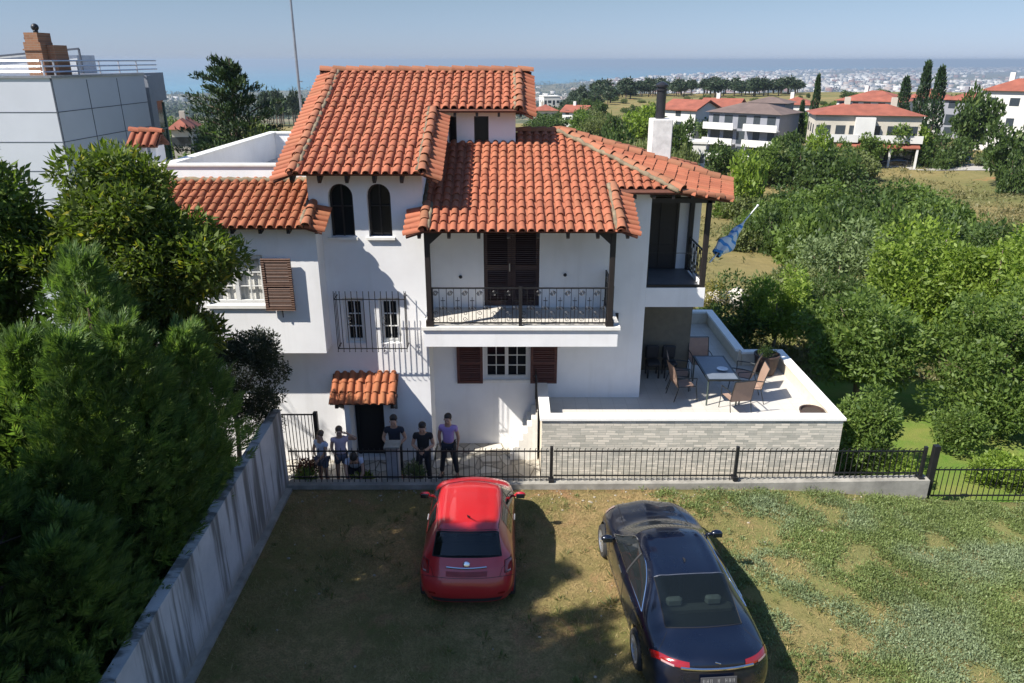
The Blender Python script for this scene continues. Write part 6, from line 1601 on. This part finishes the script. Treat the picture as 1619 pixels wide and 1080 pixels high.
def chair(label,x,y,rz):
    t=thing('garden_chair',label,'chair',(0,0,0),'sling chairs around the terrace table')
    w_=.27; mb=MB()
    mb.add([(-w_,-.22,.43),(w_,-.22,.43),(w_,.0,.40),(-w_,.0,.40),(w_,.22,.42),(-w_,.22,.42)],[(0,1,2,3),(3,2,4,5)]); mb.prism([(-w_,-.22,.415),(w_,-.22,.415),(w_,.22,.405),(-w_,.22,.405)],(0,0,-.01)); mb.build('seat',M_sling,t)
    mb=MB(); pts=[(-.24,.40),(-.27,.55),(-.31,.75),(-.38,.98)]
    vs=[];fs=[]
    for y_,z_ in pts: vs+=[(-w_,y_,z_),(w_,y_,z_),(w_,y_-.012,z_),(-w_,y_-.012,z_)]
    for i in range(3): fs+=[(4*i,4*i+1,4*i+5,4*i+4),(4*i+3,4*i+2,4*i+6,4*i+7)]
    mb.add(vs,fs); mb.build('backrest',M_sling,t)
    mb=MB()
    for sx in (-1,1):
        X=sx*(w_+.012)
        mb.tube([(X,-.39,1.0),(X,-.31,.75),(X,-.24,.42),(X,.22,.42)],.012,6); mb.tube([(X,.25,.64),(X,-.02,.66),(X,-.28,.64)],.014,6)
    mb.tube([(-w_,-.39,1.0),(w_,-.39,1.0)],.012,6); mb.build('frame',M_fr,t)
    for sx in (-1,1):
        X=sx*(w_+.012); MB().tube([(X,.25,.64),(X,.24,.42),(X,.30,.01)],.012,6).build('leg',M_fr,t); MB().tube([(X,-.22,.43),(X,-.34,.01)],.012,6).build('leg',M_fr,t)
    place(t,(x,y,TFZ),rz,1); return t
chair('brown sling chair at the near end of the terrace table',5.65,17.05,R(12))
chair('brown sling chair tilted at the right side of the table near the big planter',6.25,18.5,R(60))
chair('brown sling chair at the right side of the table closer to the viewer',6.2,17.75,R(85))
chair('sling chair at the far end of the table in the shade',5.3,19.4,R(180))
chair('dark sling chair at the left side of the table nearer the viewer',4.5,17.9,R(-80))
chair('dark sling chair at the left side of the table further back',4.55,18.6,R(-100))
for i,x in enumerate((3.95,4.42)):
    l=('dark covered chair against the shaded back wall, left one','dark covered chair against the shaded back wall, right one')[i]
    t=thing('storage_chair',l,'chair',(x,19.3,TFZ),'dark chairs against the back wall'); mb=MB(); mb.box(x-.19,x+.19,19.1,19.5,TFZ+.35,TFZ+.47,bev=.04); mb.build('seat',M_ptrim,t); MB().box(x-.19,x+.19,19.48,19.58,TFZ+.45,TFZ+.85,bev=.04).build('backrest',M_ptrim,t)
    for a in (-.15,.15):
        for b in (19.15,19.5): MB().box(x+a-.02,x+a+.02,b-.02,b+.02,TFZ,TFZ+.35).build('leg',M_ptrim,t)
def planter(label,x,y,r,h,seed,plant):
    t=thing('planter',label,'planter',(x,y,TFZ)); mb=MB(); mb.lathe([(r*.72,0),(r*.92,h*.5),(r,h-.04),(r*1.06,h-.04),(r*1.06,h),(r*.93,h),(r*.9,h-.06),(.01,h-.06)],(x,y,TFZ),26); mb.build('pot',plain('dark_brown_clay',(.055,.032,.024),.65,var=.3),t,smooth='auto')
    MB().lathe([(.01,h-.05),(r*.9,h-.055)],(x,y,TFZ),20).build('soil',plain('dark_soil',(.05,.035,.025),.95,var=.4,scale=30),t)
    if plant:
        rng=np.random.default_rng(seed); C,RC=clumps(rng,(x,y,TFZ+h+.1),(r,r,.25),10,.14,.2); P,D=crown_pts(rng,C,RC,50); V,Fq=leaves(rng,P,D,.08,.2); npmesh('foliage',V,Fq,L_dark,t)
planter('big dark planter in the inner corner of the terrace parapet',7.2,19.5,.34,.6,5,True)
planter('low wide brown planter in the near right corner of the terrace',7.35,16.45,.28,.34,6,False)
# vase behind planter on coping etc.: flag
fl=thing('flag_on_pole','furled blue and white flag on a slanting white pole at the loggia','flag',(4.9,19.0,3.9))
p0=W(1122,415,Y=19.2);p1=W(1198,325,Y=20.6)
MB().tube([p0,p1],[.022,.016],8).build('pole',plain('white_pole_paint',(.7,.7,.68),.4),fl); MB().ball(tuple(p1),.035).build('finial',M_white,fl)
def flagcloth():
    k=NT('blue_white_flag_cloth'); k.set(.75); tcn=k.n('TexCoord'); w_=k.n('TexWave'); w_.bands_direction='DIAGONAL'; w_.inputs['Scale'].default_value=1.3; w_.inputs['Distortion'].default_value=2.5; k.l(tcn.outputs['Object'],w_.inputs[0])
    k.base(k.ramp(w_.outputs[0],[(0,(.09,.30,.58)),(.24,(.09,.30,.58)),(.28,(.66,.70,.72))])); return k.m
rng=np.random.default_rng(3); n=22; m=16; vs=[];fs=[]
a0=p0.lerp(p1,.14);a1=p0.lerp(p1,.72); d=(a1-a0).normalized(); s1=d.cross(Vector((0,0,1))).normalized(); s2=s1.cross(d)
for i in range(n+1):
    t=i/n; c=a0.lerp(a1,t)+Vector((0,0,-.06*math.sin(math.pi*t))); rr=.16*math.sin(math.pi*min(1,t*1.0+.08))**.7*(1.15-.75*t)+.02
    for j in range(m):
        a=2*math.pi*j/m; q=rr*(1+.35*math.sin(3*a+t*9)+.2*math.sin(5*a-t*5)); vs.append(c+s1*math.cos(a)*q+s2*math.sin(a)*q*1.2)
for i in range(n):
    for j in range(m): fs.append((i*m+j,i*m+(j+1)%m,(i+1)*m+(j+1)%m,(i+1)*m+j))
MB().add(vs,fs).build('cloth',flagcloth(),fl,smooth=True)
# ================================================================ PEOPLE
M_skin=plain('skin',(.42,.24,.16),.55,var=.08); M_hair=plain('dark_hair',(.018,.012,.009),.6,var=.3,scale=30); M_hairb=plain('brown_hair',(.09,.05,.03),.6,var=.3,scale=30); M_shoe=plain('dark_shoe_leather',(.03,.028,.028),.6); M_shoew=plain('white_trainer',(.55,.55,.53),.6)
def skinmesh(name,verts,edges,rad,mat,parent,root=0,sub=2):
    me=bpy.data.meshes.new(name); off=wloc(parent)
    me.from_pydata([tuple(Vector(v)-off) for v in verts],edges,[]); me.update()
    o=bpy.data.objects.new(name,me); COL.objects.link(o); o.parent=parent; me.materials.append(mat)
    sk=o.modifiers.new('skin','SKIN'); sk.use_smooth_shade=True; sk.branch_smoothing=.4
    if not me.skin_vertices:
        bpy.context.view_layer.objects.active=o
    for i,d in enumerate(me.skin_vertices[0].data):
        r=rad[i]; d.radius=r if hasattr(r,'__len__') else (r,r); d.use_root=(i==root)
    ss=o.modifiers.new('sub','SUBSURF'); ss.levels=sub; ss.render_levels=sub
    return o
def person(label,loc,rz,J,shirt,trs,hair=M_hair,hs=1,longhair=False,shoe=M_shoe,sleeve=.5,short=False,skirt=False,prop=None,group='people waiting by the villa entrance'):
    """J: joints in body space, x to the person's left.., y forward(+), z up"""
    t=thing('person',label,'person',(0,0,0),group)
    g=lambda k:Vector(J[k])
    V=[];E=[];Rr=[]
    def add(p,r,par=None):
        V.append(Vector(p));Rr.append(r); 
        if par is not None: E.append((par,len(V)-1))
        return len(V)-1
    pel=add(g('pelvis'),(.135,.10)); wa=add(g('pelvis').lerp(g('chest'),.45),(.125,.09),pel); ch=add(g('chest'),(.15,.105),wa); yk=add(g('chest').lerp(g('neck'),.55),(.11,.075),ch)
    nk=add(g('neck'),(.055,.055),yk); up=(g('head')-g('neck')).normalized(); 
    hb=add(g('head')-up*.03,(.078,.085),nk); hc=add(g('head')+up*.045,(.082,.095),hb); ht=add(g('head')+up*.10,(.06,.07),hc)
    fw=g('face').normalized(); add(g('head')+fw*.10+up*.0,(.014,.014),hb)
    for s in 'lr':
        sx=1 if s=='l' else -1
        sh=add(g('sh'+s),.055,yk); el=add(g('el'+s),.045,sh); fo=add(g('el'+s).lerp(g('wr'+s),.35),.043,el); wr=add(g('wr'+s),.027,fo)
        d=(g('wr'+s)-g('el'+s)).normalized(); hd=(d+Vector((0,.25,-.1))).normalized(); ac=hd.cross(Vector((sx,.3,.2))).normalized()
        pm=add(g('wr'+s)+hd*.07,(.036,.018),wr)
        base=V[pm]
        for k in range(4):
            o_=ac*(.026-.0175*k); L=(.034,.040,.037,.028)[k]
            a=add(base+o_+hd*.022,.0085,pm); b=add(V[a]+hd*L+Vector((-sx*.008,0,-.004)),.008,a); add(V[b]+(hd*.7+Vector((-sx*.5,.1,-.4))).normalized()*L*.8,.0068,b)
        a=add(g('wr'+s)+hd*.03+ac*.032,.011,wr); add(V[a]+(hd*.7+ac*.6).normalized()*.04,.008,a)
        hp=add(g('hip'+s),.088,pel); kn=add(g('kn'+s),.055,hp); ca=add(g('kn'+s).lerp(g('an'+s),.35),.052,kn); an=add(g('an'+s),.034,ca); add(g('to'+s),.03,an)
    skinmesh('body',V,E,Rr,M_skin,t)
    # shirt
    V=[];E=[];Rr=[]
    pel=add(g('pelvis')+Vector((0,0,.0)),(.155,.12)); wa=add(g('pelvis').lerp(g('chest'),.45),(.15,.115),pel); ch=add(g('chest'),(.172,.128),wa); yk=add(g('chest').lerp(g('neck'),.55),(.14,.10),ch); add(g('chest').lerp(g('neck'),.88),(.075,.075),yk)
    for s in 'lr':
        sh=add(g('sh'+s),.08,yk); add(g('sh'+s).lerp(g('el'+s),sleeve),.068,sh)
        if sleeve>=1: add(g('el'+s).lerp(g('wr'+s),.9),.045,len(V)-1)
    skinmesh('shirt',V,E,Rr,shirt,t)
    V=[];E=[];Rr=[]
    pel=add(g('pelvis')-Vector((0,0,.02)),(.15,.115))
    for s in 'lr':
        hp=add(g('hip'+s),.105,pel)
        if short: add(g('hip'+s).lerp(g('kn'+s),.55),.092,hp)
        else: kn=add(g('kn'+s),.073,hp); add(g('an'+s)+Vector((0,0,.03)),.058,kn)
    skinmesh('trousers' if not short else 'shorts',V,E,Rr,trs,t)
    for s in 'lr':
        a=g('an'+s);b=g('to'+s); d=(b-a);d.z=0;d.normalize(); sd=Vector((-d.y,d.x,0))
        mb=MB(); prof=[(-.07,.04),(-.03,.045),(.06,.048),(.14,.042),(.185,.02)]; vs=[];fs=[]
        z0=min(a.z,b.z)-.07; z0=max(z0,0)
        for u_,w_ in prof:
            c=Vector((a.x,a.y,0))+d*u_; h=.085 if u_<0 else .085-.25*u_
            vs+=[c+sd*w_+Vector((0,0,z0)),c-sd*w_+Vector((0,0,z0)),c-sd*w_*.7+Vector((0,0,z0+h)),c+sd*w_*.7+Vector((0,0,z0+h))]
        for i in range(4): fs+=[(4*i+k,4*i+(k+1)%4,4*i+4+(k+1)%4,4*i+4+k) for k in range(4)]
        fs+=[(3,2,1,0),(16,17,18,19)]; mb.add(vs,fs).build('shoe',shoe,t,smooth=True)
    # hair
    H=g('head')+up*.062-fw*.040
    mb=MB(); q=up.to_track_quat('Z','Y').to_matrix()
    mb.ball((0,0,0),(.094,.100,.098),14,9); mb.v=[tuple(H+q@Vector((a,b,max(c,.012+.016*math.sin(9*a*10+b*40)) if (Vector((a,b,0)).dot(fw)>0.02) else c))+up*.012-fw*.012) for a,b,c in mb.v]
    if longhair: mb.tube([H-fw*.05,H-fw*.085-up*.12,H-fw*.09-up*.26+Vector((0,0,-.03))],[.085,.075,.03],10)
    mb.build('hair',hair,t,smooth=True)
    mb=MB(); sdv=up.cross(fw).normalized()
    for k in (-1,1): mb.ball(tuple(g('head')+up*.032+fw*.088+sdv*.032*k),.010,8,5)
    mb.build('eyes',M_hair,t); mb=MB()
    for k in (-1,1): mb.ball(tuple(g('head')+up*.015+sdv*.086*k),(.012,.02,.03),8,5)
    mb.build('ears',M_skin,t,smooth=True); mb=MB(); mb.ball(tuple(g('head')-up*.035+fw*.082),(.022,.008,.006),8,4); mb.build('mouth',plain('lips',(.28,.09,.07),.5),t)
    if prop: prop(t,g)
    place(t,loc,rz,hs); return t
def stand(**k):
    J=dict(pelvis=(0,0,.95),chest=(0,.01,1.27),neck=(0,.0,1.47),head=(0,.02,1.58),face=(0,1,-.15),shl=(.18,0,1.40),shr=(-.18,0,1.40),ell=(.24,-.02,1.13),elr=(-.24,-.02,1.13),wrl=(.25,.08,.88),wrr=(-.25,.08,.88),
      hipl=(.09,0,.90),hipr=(-.09,0,.90),knl=(.11,.02,.50),knr=(-.11,.02,.50),anl=(.13,-.02,.09),anr=(-.13,-.02,.09),tol=(.15,.12,.03),tor=(-.15,.12,.03)); J.update(k); return J
M_blk=plain('black_cotton',(.010,.010,.012),.85); M_jean=plain('dark_trousers',(.015,.017,.024),.85); M_lil=plain('lilac_shirt',(.36,.24,.48),.8,var=.1); M_pale=plain('pale_pink_top',(.50,.40,.46),.8); M_wh=plain('white_blue_top',(.50,.54,.66),.8); M_gr=plain('grey_shorts',(.10,.10,.13),.8); M_navy=plain('navy_cotton',(.015,.018,.03),.85)
PZ=-.52
def phone(t,g):
    a=(g('wrl')+g('wrr'))/2; MB().box(a.x-.035,a.x+.035,a.y+.07,a.y+.08,a.z-.02,a.z+.12,bev=.004).build('phone',M_ptrim,t)
def papers(t,g):
    a=(g('wrl')+g('wrr'))/2; MB().box(a.x-.15,a.x+.15,a.y+.06,a.y+.26,a.z+.02,a.z+.03).build('papers',plain('white_paper',(.7,.72,.7),.7),t)
person('person in black clothes standing with both hands together holding a phone','' or (-2.12,15.75,PZ),R(180),stand(ell=(.25,.03,1.14),elr=(-.25,.03,1.14),wrl=(.07,.24,1.10),wrr=(-.07,.24,1.10),face=(0,1,-.5),head=(0,.05,1.57),knl=(.13,.02,.5),anl=(.17,-.02,.09),tol=(.2,.12,.03)),M_blk,M_jean,prop=phone)
person('person in a lilac short sleeved shirt and dark trousers standing with feet apart',(-1.55,16.15,PZ),R(172),stand(knl=(.15,.02,.5),knr=(-.15,.02,.5),anl=(.2,-.02,.09),anr=(-.2,-.02,.09),tol=(.24,.12,.03),tor=(-.24,.12,.03),wrl=(.22,-.04,.9),wrr=(-.22,-.04,.9)),M_lil,M_jean)
person('person in a dark shirt behind the grey pillar',(-2.85,16.05,PZ),R(180),stand(ell=(.27,.02,1.15),elr=(-.27,.02,1.15),wrl=(.10,.24,1.05),wrr=(-.10,.24,1.05),face=(0,1,-.5)),M_navy,M_jean,prop=papers)
person('person in a whitish top and grey shorts leftmost of the group',(-4.52,15.6,PZ),R(150),stand(ell=(.24,.05,1.16),elr=(-.2,.1,1.16),wrl=(.05,.2,1.2),wrr=(-.08,.2,1.0)),M_wh,M_gr,M_hairb,.90,short=True,sleeve=.35,shoe=M_shoew)
person('person with long brown hair raising one elbow and wearing a pale pink top',(-4.10,15.72,PZ),R(-170),stand(ell=(.22,.03,1.14),wrl=(.12,.2,1.05),elr=(-.42,.08,1.40),wrr=(-.22,.12,1.58),knr=(-.1,.1,.5)),M_pale,M_gr,M_hairb,.93,longhair=True,short=True,sleeve=.3,shoe=M_shoew)
person('person with dark hair bending down behind the fence in front of the porch wall',(-3.72,15.45,PZ),R(190),stand(pelvis=(0,-.22,.62),chest=(0,.05,.86),neck=(0,.2,.97),head=(0,.28,1.04),face=(0,.6,-.8),shl=(.17,.1,.95),shr=(-.17,.1,.95),ell=(.2,.28,.72),elr=(-.2,.28,.72),wrl=(.1,.4,.52),wrr=(-.1,.4,.52),hipl=(.09,-.2,.60),hipr=(-.09,-.2,.60),knl=(.14,.16,.48),knr=(-.14,.16,.48),anl=(.13,-.08,.09),anr=(-.13,-.08,.09),tol=(.14,.06,.03),tor=(-.14,.06,.03)),M_wh,M_jean,longhair=True)
for o in list(bpy.data.objects):
    if o.type=='EMPTY' and not o.get('label'): print('NOLABEL',o.name)
